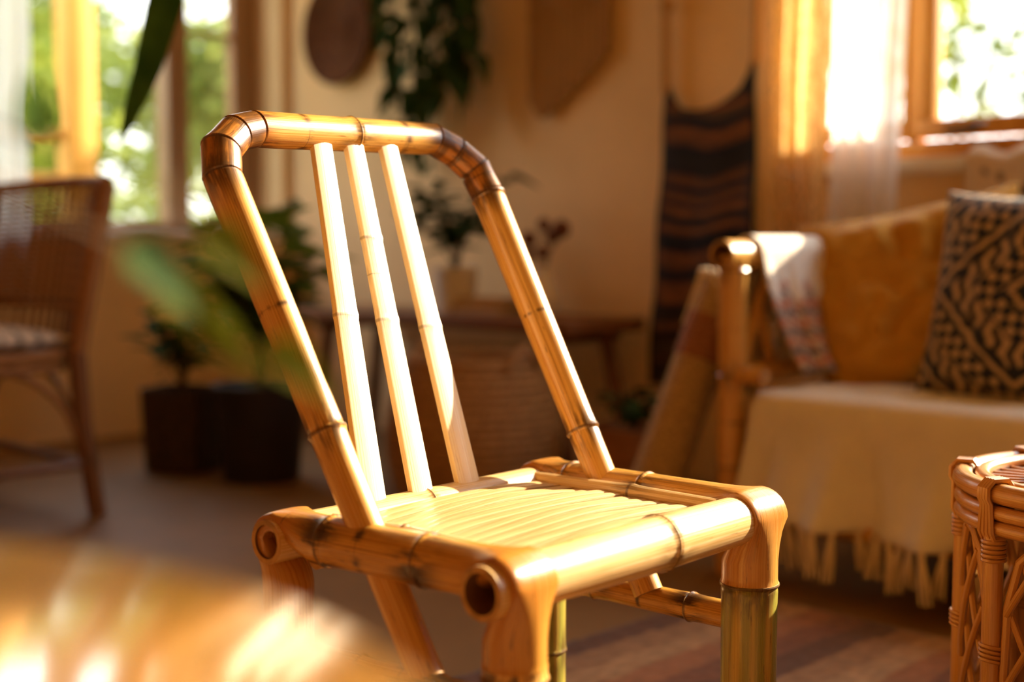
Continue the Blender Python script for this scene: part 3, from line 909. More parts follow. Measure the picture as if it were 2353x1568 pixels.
for i in range(NP):
    a = off_a + 2 * PI * i / NP
    if i == 0:
        po = bpole(stool, 'post', M['rattan'], [(RS, 0, 0), (RS, 0, .2), (RS, 0, .405)], [.0128, .0125, .0125], (), seg=16)
        k = MB()
        for q in range(4):
            yy = (q - 1.5) * .0066
            loop = [(RS - .017, .466), (RS - .012, .4715), (RS + .008, .4715), (RS + .0165, .462), (RS + .0165, .449), (RS + .0125, .441), (RS + .0125, .405), (RS + .009, .397), (RS - .006, .397), (RS - .012, .404), (RS - .017, .44)]
            k.tube([(x, yy * (.8 if z > .44 else 1.15), z) for x, z in loop], .0036, 6, closed=True)
        bi = k.build('binding', M['rattan'], stool)
        k = MB()
        for z in (.368, .374, .380, .386, .392): k.tube([(RS + .0135 * math.cos(t * PI / 8), .0135 * math.sin(t * PI / 8), z) for t in range(16)], .0028, 6, closed=True)
        c1 = k.build('collar', M['rattan'], stool)
        k = MB()
        for z in (.236, .242, .248, .254): k.tube([(RS + .0135 * math.cos(t * PI / 8), .0135 * math.sin(t * PI / 8), z + .003 * math.cos(t * PI / 8)) for t in range(16)], .0028, 6, closed=True)
        c2 = k.build('collar', M['rattan'], stool)
        da = 2 * PI / NP
        def cyl(f, z, r=RS - .006): return (r * math.cos(f * da), r * math.sin(f * da), z)
        k = MB()
        k.tube([cyl(.12, .03), cyl(.11, .22), cyl(.14, .31), cyl(.25, .372), cyl(.38, .392), cyl(.5, .397), cyl(.62, .392), cyl(.75, .372), cyl(.86, .31), cyl(.89, .22), cyl(.88, .03)], .0058, 8)
        ar = k.build('arch_cane', M['rattan'], stool)
        lat_ = []
        for (fa, za, fb, zb_) in ((.14, .30, .86, .10), (.25, .372, .87, .20), (.5, .395, .86, .30), (.13, .20, .80, .02), (.13, .10, .5, .02)):
            for mir in (0, 1):
                g_ = lambda f: 1 - f if mir else f
                k = MB(); rr_ = RS - (.003 if mir else .010)
                k.tube([cyl(g_(fa + (fb - fa) * t / 6), za + (zb_ - za) * t / 6, rr_) for t in range(7)], .0046, 7)
                lat_.append(k.build('lattice_cane', M['rattan'], stool))
        pm = [po, bi, c1, c2, ar] + lat_
        for o in pm: o.rotation_euler = (0, 0, a)
    else:
        for o in pm: copy_part(o, stool, rot=(0, 0, a))
hoop('foot_hoop', RS - .006, .022, .008)
cs = MB()
for i, r in enumerate((.012, .022, .032, .042, .050)): cs.tube([(r * math.cos(2 * PI * j / 40), r * math.sin(2 * PI * j / 40), .006 + .0006 * math.sin(j)) for j in range(40)], .0056, 7, closed=True)
cs.lathe([(.001, .002), (.05, .002), (.05, .009), (.001, .010)], 24)
co = cs.build('coaster', M['mat_roll'], None, loc=(ST.x - .055, ST.y - .02, .4585)); tag(co, 'coiled straw coaster on the rattan stool', 'coaster')

# ------------------------------------------------------------------ wicker armless chair by the window
WC = Vector((-3.775, 1.53, 0))
wc = empty('wicker_chair', WC, label='brown wicker chair with a woven back, by the wide window', cat='chair')
XL, XRr, YR, YFt = -.335, .335, .22, -.26
for (x, y) in ((XRr, YR), (XL, YR), (XRr, YFt), (XL, YFt)):
    sy = 1 if y > 0 else -1; sx2 = 1 if x > 0 else -1
    bpole(wc, 'leg', M['rattan_dk'], [(x * 1.04, y + .03 * sy, 0), (x, y, .25), (x * .98, y - .01 * sy, .46)], [.0245, .0255, .026], (.16,), seg=14, fine=False)
for x in (XRr, XL):
    bpole(wc, 'back_post', M['wicker'], [(x * .98, YR - .01, .44), (x * 1.02, YR + .02, .62), (x * 1.06, YR + .05, .80), (x * 1.08, YR + .075, .925)], [.023, .024, .025, .024], (), seg=14)
def sq(z, g=0, n=48):
    out_ = []
    for i in range(n):
        a = 2 * PI * i / n; c_, s_ = math.cos(a), math.sin(a)
        out_.append(((.345 + g) * math.copysign(abs(c_) ** .6, c_), -.02 + (.26 + g) * math.copysign(abs(s_) ** .6, s_), z))
    return out_
for z, r in ((.452, .017), (.420, .013)):
    k = MB(); k.tube(sq(z), r, 10, closed=True); k.build('seat_hoop', M['wicker'], wc)
k = MB(); pts_ = sq(.458, -.005); c_ = k.vert((0, 0, .458)); ii = [k.vert(p) for p in pts_]
for i in range(len(ii)): k.face((c_, ii[i], ii[(i + 1) % len(ii)]))
o = k.build('seat_panel', M['wicker'], wc); solid(o, .012, -1)
def backp(u, z):
    f = (z - .46) / .465
    x = (.328 + .025 * f) * u
    y = YR - .01 + .085 * f + (.075 * (1 - u * u))
    return (x, y, z)
for i in range(21):
    z = .590 + .325 * i / 20
    k = MB(); k.tube([(backp(-1 + 2 * j / 24, z)[0], backp(-1 + 2 * j / 24, z)[1] + (.005 if (j + i) % 2 else -.005), z + .012 * (1 - (-1 + 2 * j / 24) ** 2)) for j in range(25)], .0070 if i < 11 else .0056, 6)
    k.build('weave_strand', M['rattan'] if i % 2 else M['rattan_dk'], wc)
for i in range(15):
    u = -.93 + 1.86 * i / 14
    k = MB(); k.tube([backp(u, z) for z in (.455, .55, .65, .78, .925)], .0075 if i % 2 else .006, 7); k.build('stake', M['rattan_dk'], wc)
k = MB(); k.tube([(backp(-1 + 2 * j / 24, .93)[0], backp(-1 + 2 * j / 24, .93)[1], .93 + .012 * (1 - (-1 + j / 12) ** 2)) for j in range(25)], .021, 10); k.build('top_rail', M['wicker'], wc)
k = MB(); k.tube([(backp(-1 + 2 * j / 24, .578)[0], backp(-1 + 2 * j / 24, .578)[1], .578) for j in range(25)], .011, 8); k.build('lower_rail', M['wicker'], wc)
for (a_, b_) in (((XRr, YR), (XL, YR)), ((XRr, YR), (XRr, YFt)), ((XL, YR), (XL, YFt)), ((XRr, YFt), (XL, YFt))):
    a_, b_ = Vector((*a_, 0)), Vector((*b_, 0))
    k = MB(); k.tube([a_.lerp(b_, t) * 1.02 + Vector((0, 0, .145)) for t in (0, .5, 1)], .013, 8); k.build('stretcher', M['rattan_dk'], wc)
    k = MB(); k.tube([a_.lerp(b_, .02 + .96 * t / 12) + Vector((0, 0, .20 + .215 * math.sin(PI * t / 12) ** .6)) for t in range(13)], .010, 8); k.build('arch_brace', M['wicker'], wc)
def stripe(u, v):
    return (.16, .17, .18) if (v * 9) % 1 < .22 else (.78, .70, .60)
cc = cushion('seat_cushion', M['print'], (.62, .45), .07, frame_mtx(WC + Vector((0, -.01, .497)), (1, 0, 0), (0, 0, 1)), stripe, n=60, wr=.003, seed=9)
tag(cc, 'white and grey striped seat cushion on the wicker chair', 'cushion')

# ------------------------------------------------------------------ round table close to the camera
TB = Vector((-.427, -.051, 0))
tb = empty('round_table', TB, label='round glossy wooden table, its top blurred close to the lens', cat='table')
k = MB(); k.lathe([(.001, .598), (.318, .598), (.334, .604), (.3378, .614), (.334, .626), (.326, .630), (.001, .630)], 96); k.build('table_top', M['table'], tb, angle=50)
k = MB(); k.lathe([(.05, .598), (.04, .5), (.03, .35), (.032, .12), (.045, .05), (.045, .03)], 24); k.build('pedestal', M['table'], tb)
k = MB(); k.lathe([(.001, .0), (.19, .0), (.20, .01), (.19, .022), (.06, .04), (.001, .04)], 48); k.build('foot', M['table'], tb)

# ------------------------------------------------------------------ leaves
def leaf_mesh(name, mat, width=.45, droop=.25, fold=.12, n=8, tip=1.0, base=.5):
    b = MB()
    def fn(u, v):
        c = 2 * v - 1
        w = width / 2 * math.sin(PI * u ** base) ** .8 * (1 - .25 * u) if u < 1 else 0
        return Vector((u, c * w, -droop * u * u + fold * abs(c) * w * 2 + .02))
    b.grid(n, 4, fn)
    return b.mesh(name, mat, True, None)


def put(parent, name, mesh, pos, d, size, roll=0.0, up=(0, 0, 1)):
    d = Vector(d).normalized(); u_ = Vector(up)
    y = u_.cross(d)
    if y.length < .05: y = Vector((0, 1, 0)).cross(d)
    y.normalize(); z = d.cross(y)
    m_ = Matrix(((d.x, y.x, z.x), (d.y, y.y, z.y), (d.z, y.z, z.z))) @ Matrix.Rotation(roll, 3, 'X')
    o = bpy.data.objects.new(name, mesh); COL.objects.link(o); o.parent = parent
    o.matrix_local = Matrix.Translation(Vector(pos)) @ (m_ @ Matrix.Scale(size, 3)).to_4x4()
    return o


LM = dict(g=leaf_mesh('leaf_green', M['leaf']), y=leaf_mesh('leaf_lime', M['leaf_y'], .55), d=leaf_mesh('leaf_dark', M['leaf_dk'], .6), s=leaf_mesh('leaf_strap', M['leaf_dk'], .13, .3, .1, 14), st=leaf_mesh('leaf_strap_green', M['leaf'], .15, .05, .1, 14, base=.45),
          h=leaf_mesh('leaf_broad', M['leaf_mid'], .7, .2, .1))


def plant(parent, base, nst, height, spread, lm, lsize, nleaf, smat=M['stem'], seed=1, lean=(0, 0), sr=.004, bias=0.0):
    rnd = random.Random(seed)
    for i in range(nst):
        a = 2 * PI * i / nst + rnd.uniform(-.4, .4); h = height * rnd.uniform(.6, 1.05); sp = spread * rnd.uniform(.3, 1)
        pts = [Vector(base) + Vector((math.cos(a) * sp * t ** 1.6 + lean[0] * t, math.sin(a) * sp * t ** 1.6 + lean[1] * t, h * t * (1 - .12 * t))) for t in (0, .25, .5, .75, 1)]
        k = MB(); k.tube(pts, [sr, sr, sr * .8, sr * .6, sr * .4], 6); k.build('stem', smat, parent)
        for j in range(nleaf):
            t = .35 + .65 * (j + .5) / nleaf; q = t * 4; i0 = min(3, int(q)); p = pts[i0].lerp(pts[i0 + 1], q - i0)
            b_ = rnd.uniform(0, 2 * PI)
            put(parent, 'leaf', lm, p, (math.cos(b_), math.sin(b_), rnd.uniform(-.2, .6)), lsize * rnd.uniform(.7, 1.2), rnd.uniform(-.5, .5))


# vase of leafy branches at the far side of the round table (branches reach into the view)
VB = Vector((-.635, .075, .630))
va = empty('branch_vase', VB, label='leafy green branches in a vase on the round table, blurred close up', cat='plant')
k = MB(); k.lathe([(.001, 0), (.030, 0), (.040, .02), (.045, .06), (.034, .10), (.018, .125), (.020, .14), (.016, .14), (.014, .12), (.001, .02)], 28); k.build('vase', M['green_glass'], va)
neck = VB + Vector((0, 0, .12))
for pts in (((-.60, .12, .80), (-.5673, .2159, .800), (-.5567, .2669, .7765), (-.5408, .3092, .7523), (-.5411, .3349, .7297), (-.5259, .3485, .7134), (-.4958, .3491, .7032)),
            ((-.61, .12, .82), (-.5887, .2246, .822), (-.5816, .3006, .800), (-.5601, .3550, .7800))):
    k = MB(); k.tube([neck - VB - Vector((0, 0, .1))] + [neck - VB] + [Vector(p) - VB for p in pts], .0009, 6); k.build('stem', M['stem'], va)
for (p, kind, size, d, roll) in (((-.5445, .2990, .7600), 'd', .046, (.35, .55, -.55), .9), ((-.5480, .3180, .7440), 'y', .048, (.45, .45, -.5), 1.0), ((-.5400, .3300, .7260), 'y', .042, (.5, .3, -.4), .9),
                                ((-.5600, .3480, .7680), 'y', .044, (.35, .45, -.5), 1.1), ((-.5080, .3480, .7130), 'y', 0.041, (.6, .35, -.4), .8), ((-.5760, .2250, .812), 'g', .05, (-.1, .3, .9), .4), ((-.5800, .2750, .805), 'g', .045, (-.3, .2, .9), .4)):
    put(va, 'leaf', LM[kind], Vector(p) - VB, d, size, roll)

# ------------------------------------------------------------------ potted plants on the floor by the corner
def pot(parent, r0, r1, h, mat, z0=0, square=False, seg=28):
    k = MB()
    if square:
        prof_ = [(r0 * .9, 0), (r0, .01), (r1, h), (r1 * .93, h), (r1 * .9, h - .03), (.001, h - .03)]
        rings = []
        for r, z in prof_:
            rings.append([k.vert((r * math.copysign(abs(math.cos(2 * PI * i / 32)) ** .35, math.cos(2 * PI * i / 32)), r * math.copysign(abs(math.sin(2 * PI * i / 32)) ** .35, math.sin(2 * PI * i / 32)), z + z0)) for i in range(32)])
        for n_, (A, B) in enumerate(zip(rings, rings[1:])):
            for i in range(32): k.face((A[i], A[(i + 1) % 32], B[(i + 1) % 32], B[i]), 1 if n_ == 4 else 0)
        k.face(rings[0][::-1])
    else:
        k.lathe([(.001, z0), (r0, z0), (r0 * 1.02, z0 + .006), (r1, z0 + h * .96), (r1 * 1.03, z0 + h), (r1 * .93, z0 + h), (r1 * .90, z0 + h - .025), (.001, z0 + h - .025)], seg, mfn=lambda i: 1 if i == 6 else 0)
    return k.build('pot', [mat, M['soil']], parent, angle=40)


p1 = empty('potted_plant', (-3.91, 2.35, 0), .5, 'low leafy plant in a dark square woven planter beneath the wide window', 'plant')
pot(p1, .105, .115, .28, M['basket_dk'], square=True)
plant(p1, (0, 0, .25), 9, .34, .22, LM['g'], .12, 8, seed=3)
p2 = empty('potted_plant', (-3.575, 2.43, 0), .2, 'taller bushy plant in a black round pot, behind the chair back', 'plant')
pot(p2, .12, .15, .31, M['black_pot'])
plant(p2, (0, 0, .28), 16, .66, .27, LM['h'], .15, 10, seed=8)
p3 = empty('potted_plant', (-2.42, 2.92, 0), 0, 'small dark plant in a clay pot between bench and daybed', 'plant')
pot(p3, .085, .12, .24, M['terra'])
plant(p3, (0, 0, .22), 8, .13, .12, LM['d'], .08, 4, seed=5)

# ------------------------------------------------------------------ low bench along the wall and what stands on it
BN = Vector((-3.46, 3.19, 0))
bn = empty('low_bench', BN, label='dark wooden bench along the wall, holding pots and books', cat='bench')
for i in range(3):
    k = MB(); k.box((-.70, -.19 + i * .128, .475), (.70, -.19 + i * .128 + .122, .52), bev=.005); k.build('plank', M['dark_wood'], bn, angle=40)
for x in (-.58, .58):
    for s_ in (-1, 1):
        k = MB(); k.tube([(x + .10 * (1 if x > 0 else -1), s_ * .15, 0), (x, s_ * .12, .478)], .024, 8); k.build('leg', M['dark_wood'], bn)
    k = MB(); k.box((x - .03, -.17, .44), (x + .03, .17, .478), bev=.004); k.build('crosspiece', M['dark_wood'], bn, angle=40)
ZT = .52
q1 = empty('potted_plant', (-3.45, 3.17, ZT), 0, 'trailing plant in a white ceramic pot on the bench', 'plant')
pot(q1, .068, .080, .155, M['ceramic'])
plant(q1, (0, 0, .13), 12, .38, .22, LM['d'], .11, 8, seed=11)
q2 = empty('flower_vase', (-3.03, 3.17, ZT), 0, 'white vase of dried brown pompom flowers on the bench', 'vase')
k = MB(); k.lathe([(.001, 0), (.035, 0), (.052, .03), (.055, .07), (.038, .12), (.026, .15), (.030, .165), (.024, .165), (.02, .14), (.001, .02)], 24); k.build('vase', M['ceramic'], q2)
rd = random.Random(4)
for i, (dx, dy, h, r) in enumerate(((.085, .0, .27, .030), (.02, .03, .25, .024), (-.06, .0, .24, .026), (.04, -.04, .20, .022), (-.03, .04, .29, .022), (-.10, .03, .19, .024))):
    k = MB(); k.tube([(0, 0, .10), (dx * .4, dy * .4, h * .6 + .05), (dx, dy, h)], .0025, 5); k.build('stem', M['stem'], q2)
    bm_ = bmesh.new(); bmesh.ops.create_icosphere(bm_, subdivisions=3, radius=r)
    for v in bm_.verts: v.co *= 1 + .16 * noise.noise(v.co * 160 + Vector((i, 0, 0)))
    k = MB(); k.bm(bm_); k.build('flower_head', M['dry'], q2, loc=(dx, dy, h + r * .6))
zb_ = ZT
for i, (mt, lbl, w, d_, h) in enumerate((('book2', 'rust-covered book lying at the bottom of the bench pile', .20, .15, .030), ('book1', 'ochre book lying on top of the rust-covered book', .18, .135, .026))):
    bk = empty('book', (-3.255, 3.14, zb_), .1 + .2 * i, lbl, 'book', 'books on the bench')
    k = MB(); k.box((-w / 2, -d_ / 2, 0), (w / 2, d_ / 2, .004)); k.box((-w / 2, -d_ / 2, h - .004), (w / 2, d_ / 2, h)); k.box((-w / 2, -d_ / 2, .004), (-w / 2 + .004, d_ / 2, h - .004)); k.build('cover', M[mt], bk, smooth=False)
    k = MB(); k.box((-w / 2 + .004, -d_ / 2 + .004, .004), (w / 2 - .004, d_ / 2 - .004, h - .004)); k.build('pages', M['page'], bk, smooth=False)
    zb_ += h
# big basket in front of the bench
bs_ = empty('floor_basket', (-2.88, 2.72, 0), label='large seagrass basket standing in front of the bench', cat='basket')
def coil(r0fn, h, n, rr, name, mat, parent, z0=.01):
    for i in range(n):
        z = z0 + h * i / (n - 1); r = r0fn(i / (n - 1))
        k = MB(); k.tube([(r * math.cos(2 * PI * j / 40), r * math.sin(2 * PI * j / 40), z) for j in range(40)], rr, 7, closed=True); k.build(name, mat, parent)
coil(lambda f: .225 + .045 * math.sin(PI * min(1, f * 1.05)) - .03 * f, .40, 18, .0135, 'coil', M['basket_lt'], bs_, .014)
k = MB(); k.lathe([(.001, .012), (.21, .012), (.214, .02), (.001, .022)], 32); k.build('basket_base', M['basket_lt'], bs_)
for s_ in (-1, 1):
    k = MB(); k.tube([(.215 * math.cos(a) * s_, .215 * math.sin(a), .40 + .06 * math.sin((a + .3) / .6 * PI)) for a in [(-.3 + .6 * t / 8) for t in range(9)]], .010, 7); k.build('handle', M['basket_lt'], bs_)

# ------------------------------------------------------------------ things hung on the wall
wb = empty('wall_basket', (-4.405, WY - .012, 1.63), label='round dark woven basket hung on the wall', cat='basket')
for i in range(11):
    r = .014 + .0195 * i; z = -.004 - .030 * (i / 10) ** 3
    k = MB(); k.tube([(r * math.cos(2 * PI * j / 48), z, r * math.sin(2 * PI * j / 48)) for j in range(48)], .0115, 7, closed=True); k.build('coil', M['basket'], wb)

hp = empty('wall_planter', (-3.74, WY - .10, 1.92), label='dark trailing plant in a pot hung high on the wall', cat='plant')
pot(hp, .07, .095, .16, M['terra'])
k = MB(); k.tube([(0, .10, .30), (0, .06, .24), (.10, 0, .15), (0, -.10, .15), (-.10, 0, .15), (0, .06, .24)], .004, 6); k.build('hanger', M['cord'], hp)
rd = random.Random(21)
for i, (x, zb2) in enumerate(((-.24, 1.42), (-.20, 1.18), (-.15, 1.10), (-.11, 1.25), (-.07, 1.08), (-.03, 1.20), (0, 1.02), (-.17, 1.32), (.03, 1.35), (.08, 1.30), (.12, 1.42), (.16, 1.30), (.20, 1.27), (.24, 1.42), (.19, 1.38))):
    zz = zb2 - 1.92
    pts = [Vector((x * .3, 0, .13)), Vector((x * .8, -.06, .10)), Vector((x, -.06, -.1)), Vector((x + rd.uniform(-.03, .03), -.03, zz * .6)), Vector((x + rd.uniform(-.03, .03), -.02, zz))]
    k = MB(); k.tube(pts, .003, 5); k.build('vine', M['stem'], hp)
    for j in range(13):
        t = (j + .5) / 13; q = 1 + t * 3; i0 = min(3, int(q)); p = pts[i0].lerp(pts[i0 + 1], q - i0)
        put(hp, 'leaf', LM['d'], p, (rd.uniform(-1, 1), rd.uniform(-.9, .2), rd.uniform(-1.2, -.2)), rd.uniform(.09, .15), rd.uniform(-.6, .6))

mc = empty('macrame_hanging', (-3.12, WY - .03, 1.95), label='golden cord wall hanging with a slanting fringe', cat='wall hanging')
k = MB(); k.tube([(-.24, 0, 0), (.24, 0, 0)], .011, 10); k.build('dowel', M['stem'], mc)
k = MB(); k.tube([(-.2, 0, .01), (0, .015, .22), (.2, 0, .01)], .004, 6); k.build('hanging_cord', M['cord'], mc)
for i in range(34):
    x = -.185 + .36 * i / 33
    zl = (1.25 - (x + .185) * .9 if x < -.12 else 1.195 + (x + .12) * .68) - 1.95 + rd.uniform(-.008, .008)
    k = MB(); k.tube([(x, 0, .0), (x + rd.uniform(-.002, .002), -.004 * (i % 2), zl * .5), (x + rd.uniform(-.003, .003), -.003, zl)], [.006, .0062, .0058], 6); k.build('cord', M['cord'] if i % 3 else M['cord_dk'], mc)
for r_ in range(3):
    k = MB(); k.tube([(-.19 + .37 * j / 20, -.010, -.16 - .12 * r_ + .05 * abs(math.sin(j / 20 * PI * 2))) for j in range(21)], .007, 6); k.build('knot_row', M['cord'], mc)

# dark woven textile slung from two cords
tx = empty('woven_tapestry', (-2.53, WY - .03, 1.95), label='dark striped woven textile slung from two cords', cat='tapestry')
rw = random.Random(6)
rows = []
z_ = 0
while z_ < 1.2:
    h = rw.uniform(.014, .034); rows.append((z_, z_ + h, rw.choice(((.010, .010, .016), (.012, .012, .020), (.055, .028, .014), (.20, .075, .026), (.15, .06, .024), (.018, .016, .018), (.085, .045, .025), (.06, .045, .036), (.011, .011, .018))))); z_ += h
def tapcol(u, v):
    zz = max(0, -.60 - tapfn(u, v).z) + .012 * math.sin(u * 7 + v * 5) + .02 * max(0, u - .5) * (v < .5)
    for a, b_, c in rows:
        if a <= zz < b_:
            n_ = noise.noise((u * 9, zz * 60, 0))
            return tuple(x * (1 + .5 * n_) for x in c) if u > .04 and u < .95 else (.010, .011, .018)
    return (.02, .015, .012)
def tapfn(u, v):
    xl, xr = -.168 - .065 * v, .178 - .004 * v
    x = xl + (xr - xl) * u
    top = (1.27 * (1 - u) + 1.335 * u) - (.235 * u * (1 - u) * 1.15 + .05 * (min(u, 1 - u) > .06) * min(1, min(u, 1 - u) * 6)) - 1.95
    bot = .30 - 1.95
    return Vector((x, -.008 * math.sin(u * 13) * v - .006 * math.sin(v * 17), top + (bot - top) * v))
k = MB(); k.grid(70, 160, tapfn, colfn=tapcol)
o = k.build('textile', M['print'], tx, angle=None); solid(o, .006)
k = MB(); k.tube([(-.25, 0, 0), (.26, 0, 0)], .012, 10); k.build('dowel', M['stem'], tx)
for (xa, xb, zb2) in ((-.158, -.168, 1.27), (.205, .176, 1.335)):
    k = MB(); k.tube([(xa, 0, 0), ((xa + xb) / 2 - .006, -.006, (zb2 - 1.95) * .5), (xb, 0, zb2 - 1.95 - .03)], [.011, .013, .015], 8); k.build('strap', M['cord'], tx)
    bm_ = bmesh.new(); bmesh.ops.create_icosphere(bm_, subdivisions=2, radius=.026); k = MB(); k.bm(bm_); k.build('knot', M['cord'], tx, loc=(xa - .002, -.008, 1.52 - 1.95 if xa < 0 else 1.56 - 1.95))

# ------------------------------------------------------------------ curtains and the shawl on the sill
def curtain(name, mat, x0, x1, ytop, z1, z0, nf, amp, label, flare=.0, waist=0):
    k = MB()
    def fn(u, v):
        f = 1 - v
        g = 1 + flare * f - waist * math.sin(PI * v)
        c_ = (x0 + x1) / 2 - .03 * f * flare * 4
        x = c_ + (x1 - x0) * (u - .5) * g + .010 * math.sin(v * 9 + u * 3)
        y = ytop + amp * math.sin(u * nf * 2 * PI + .6 * math.sin(v * 4)) * (.75 + .35 * f) + .006 * math.sin(u * 40)
        return Vector((x, y, z0 + (z1 - z0) * v))
    k.grid(90, 40, fn)
    c = k.build(name, mat, None, angle=None)
    return tag(c, label, 'curtain')
curtain('sheer_curtain', M['sheer'], -2.015, -1.835, WY - .085, 2.63, .46, 4, .022, 'white sheer curtain against the daybed window frame', .35)
curtain('lace_curtain', M['lace'], -2.21, -2.03, WY - .150, 2.63, .40, 4, .024, 'golden open-weave curtain next to the white sheer one', .12)
rod = MB(); rod.tube([(-2.3, WY - .09, 2.65), (.45, WY - .09, 2.65)], .012, 10); tag(rod.build('curtain_rod', M['metal']), 'thin curtain rod above the daybed window', 'curtain rod')
c = curtain('sheer_curtain', M['sheer'], -.28, .22, 0, 2.42, .55, 5, .02, 'white sheer curtain at the edge of the wide window')
c.rotation_euler = (0, 0, PI / 2); c.location = (WX + .06, 2.01, 0)
def shawlcol(u, v):
    n_ = noise.noise((u * 12, v * 20, 3)) + .5 * math.sin(u * 22) * math.sin(v * 30)
    return (.12, .075, .045) if n_ > .34 and .1 < u < .9 and v > .12 else (.72, .56, .40)
k = MB(); k.grid(50, 60, lambda u, v: Vector((-1.665 + .42 * u + .015 * v, WY - .052 - .012 * math.sin(u * 16) * v - .02 * v * (1 - v), 1.012 + .008 * math.sin(u * 20) - .46 * v)) if v > .04 else Vector((-1.665 + .42 * u, WY - .03, 1.012 + .012 * math.sin(u * 20))), colfn=shawlcol)
o = k.build('shawl', M['print'], None, angle=None); solid(o, .005)
tag(o, 'cream shawl with a dark leafy pattern hung from the window sill', 'shawl')

# ------------------------------------------------------------------ rug
def rugcol(u, v):
    pal = ((.30, .15, .065), (.19, .065, .028), (.40, .22, .10), (.12, .045, .022), (.32, .12, .045))
    i = int(u * 26 + .25 * noise.noise((u * 5, v * 7, 0)))
    n_ = noise.noise((u * 160, v * 30, 1))
    c_ = pal[(i * 7 + 3) % 5]
    return tuple(x * (1 + .45 * n_) for x in c_)
k = MB(); k.grid(200, 90, lambda u, v: Vector((-1.66 + 1.7 * u, 1.50 + .84 * v, .010 + .003 * noise.noise((u * 90, v * 40, 0)))), colfn=rugcol)
rg = k.build('striped_rug', M['rug'], None, angle=None)
solid(rg, .008, -1); tag(rg, 'brown and rust striped rug on the floor before the daybed', 'rug')

# hanging strap-leaved plant above the wicker chair
hg = empty('hanging_plant', (-2.90, 1.86, 1.72), label='hanging plant with one long strap leaf drooping before the wide window', cat='plant')
pot(hg, .07, .10, .13, M['terra'])
for i in range(3):
    a = 2 * PI * i / 3
    k = MB(); k.tube([(.10 * math.cos(a), .10 * math.sin(a), .12), (0, 0, .5), (0, 0, CEIL - 1.72)], .003, 5); k.build('hanger_cord', M['cord'], hg)
def strap_leaf(pts, w):
    k = MB(); n = 20
    P = [Vector(p) for p in pts]
    def at(t):
        q = t * (len(P) - 1); i = min(len(P) - 2, int(q)); f = q - i
        return P[i].lerp(P[i + 1], f)
    side = Vector((.707, .707, 0))
    k.grid(n, 4, lambda u, v: at(u) + side * ((2 * v - 1) * w * (math.sin(PI * min(1, u * .93 + .07)) ** .6)) + Vector((.3, -.3, 0)) * abs(2 * v - 1) * w * .3)
    return k.build('leaf', M['leaf'], hg, angle=None)
strap_leaf(((0, 0, .12), (.02, -.06, .16), (.028, -.12, .0), (.024, -.135, -.30), (-.01, -.19, -.54), (-.05, -.245, -.72)), .050)
rd = random.Random(2)
for i in range(12):
    a = 2 * PI * i / 12 + .2; L_ = rd.uniform(.22, .34)
    strap_leaf([(0, 0, .12), (.3 * L_ * math.cos(a), .3 * L_ * math.sin(a), .12 + .7 * L_), (.75 * L_ * math.cos(a), .75 * L_ * math.sin(a), .12 + .8 * L_), (1.15 * L_ * math.cos(a), 1.15 * L_ * math.sin(a), .12 + .35 * L_)], .018)

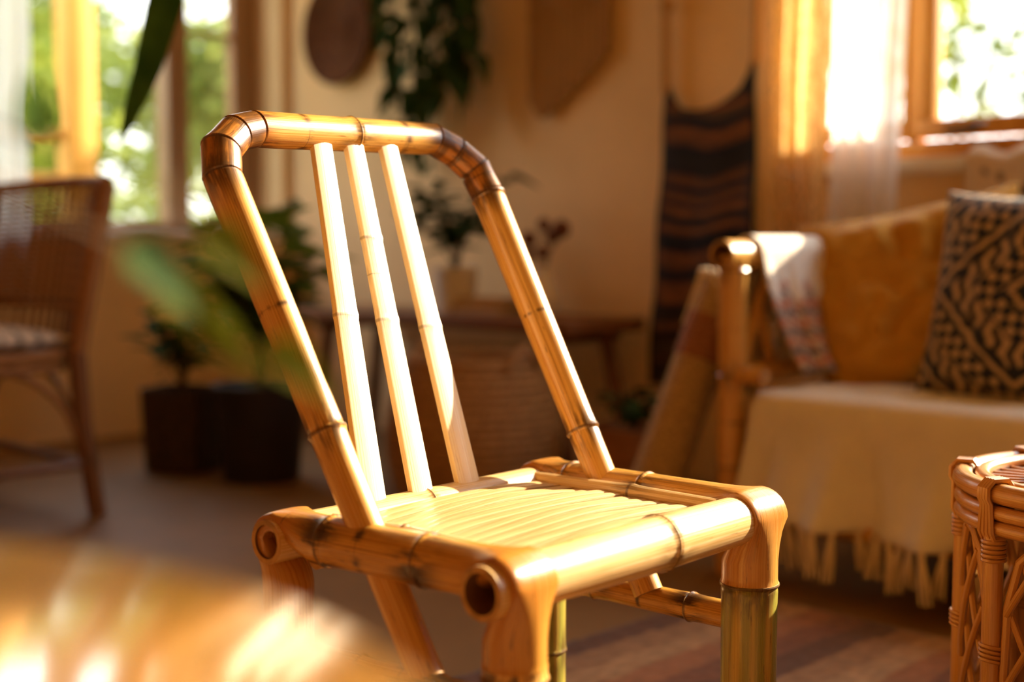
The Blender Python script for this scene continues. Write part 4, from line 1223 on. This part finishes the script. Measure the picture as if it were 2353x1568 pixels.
# ------------------------------------------------------------------ garden outside
rnd = random.Random(13)
def tree(name, base, h, crown, nleaf, lsize, mat, label, clusters=9, seed=1, trunk_r=.05, bottom=.3, cat='tree'):
    r_ = random.Random(seed)
    t = empty(name, base, label=label, cat=cat, group='trees outside the windows' if cat == 'tree' else 'shrubs outside the wide window')
    k = MB(); k.tube([(0, 0, -.1), (.03, .02, h * .4), (0, 0, h * .75)], [trunk_r, trunk_r * .7, trunk_r * .3], 8); k.build('trunk', M['trunk'], t)
    cl = []
    for i in range(clusters):
        a = r_.uniform(0, 2 * PI); q = r_.uniform(.1, 1) ** .5
        cl.append((Vector((math.cos(a) * crown * q, math.sin(a) * crown * q, h * r_.uniform(bottom, 1))), crown * r_.uniform(.28, .5)))
    b = MB()
    for i in range(nleaf):
        c, cr_ = r_.choice(cl)
        p = c + Vector((r_.gauss(0, 1), r_.gauss(0, 1), r_.gauss(0, .9))) * cr_ * .55
        d = Vector((r_.uniform(-1, 1), r_.uniform(-1, 1), r_.uniform(-.7, .7))).normalized(); e = d.orthogonal().normalized(); e.rotate(Matrix.Rotation(r_.uniform(0, 6), 3, d))
        s = lsize * r_.uniform(.6, 1.3)
        i0 = [b.vert(p + d * s), b.vert(p + e * s * .38), b.vert(p - d * s), b.vert(p - e * s * .38)]
        b.face(i0)
    o = b.build('foliage', mat, t, smooth=False); o['kind'] = 'stuff'
    for c, cr_ in cl[:6]:
        k = MB(); k.tube([(0, 0, h * .35), c * .6 + Vector((0, 0, h * .15)), c], [trunk_r * .35, trunk_r * .2, .006], 5); k.build('branch', M['trunk'], t)
    return t
G = -.42
tree('garden_shrub', (-8.0, 3.3, G), 3.1, 1.2, 5200, .10, M['leaf_out'], 'sunny green shrub outside, behind the timber post', seed=2, cat='shrub')
tree('garden_shrub', (-8.9, 6.3, G), 2.9, 1.3, 5200, .11, M['leaf_out2'], 'pale yellow-green shrub outside the wide window near its far jamb', seed=5, cat='shrub')
tree('garden_tree', (-12.2, 4.2, G), 4.0, 1.8, 4600, .13, M['leaf_out3'], 'olive-green tree rising outside the wide window', seed=7, bottom=.35)
tree('garden_tree', (-13.5, 8.6, G), 3.3, 1.6, 2600, .12, M['leaf_out2'], 'hazy pale tree far outside the wide window', seed=11)
tree('garden_tree', (-8.6, 1.2, G), 3.2, .9, 2200, .10, M['leaf_out3'], 'dark leafy tree outside, next to the white curtain', seed=17)
tree('garden_tree', (-5.3, 10.5, G), 4.6, 1.6, 1700, .12, M['leaf_out3'], 'distant tree outside the daybed window', seed=23, bottom=.4)
tree('garden_tree', (-3.1, 7.3, G), 3.2, .8, 1000, .10, M['leaf_out'], 'sparse young tree close outside the daybed window', seed=31, clusters=7, trunk_r=.03, bottom=.5)
# timber veranda post and rail outside the wide window
vp = empty('veranda_post', (-5.62, 2.86, G), label='sunlit orange timber post outside the wide window', cat='post')
k = MB(); k.box((-.065, -.065, 0), (.065, .065, 3.4), bev=.01); k.build('post_shaft', M['post_out'], vp, angle=40)
for z in (1.05 - G, 1.22 + .02 - G):
    k = MB(); k.tube([(0, -.06, z), (0, -1.6, z)], .022, 8); k.build('rail', M['post_out'], vp)
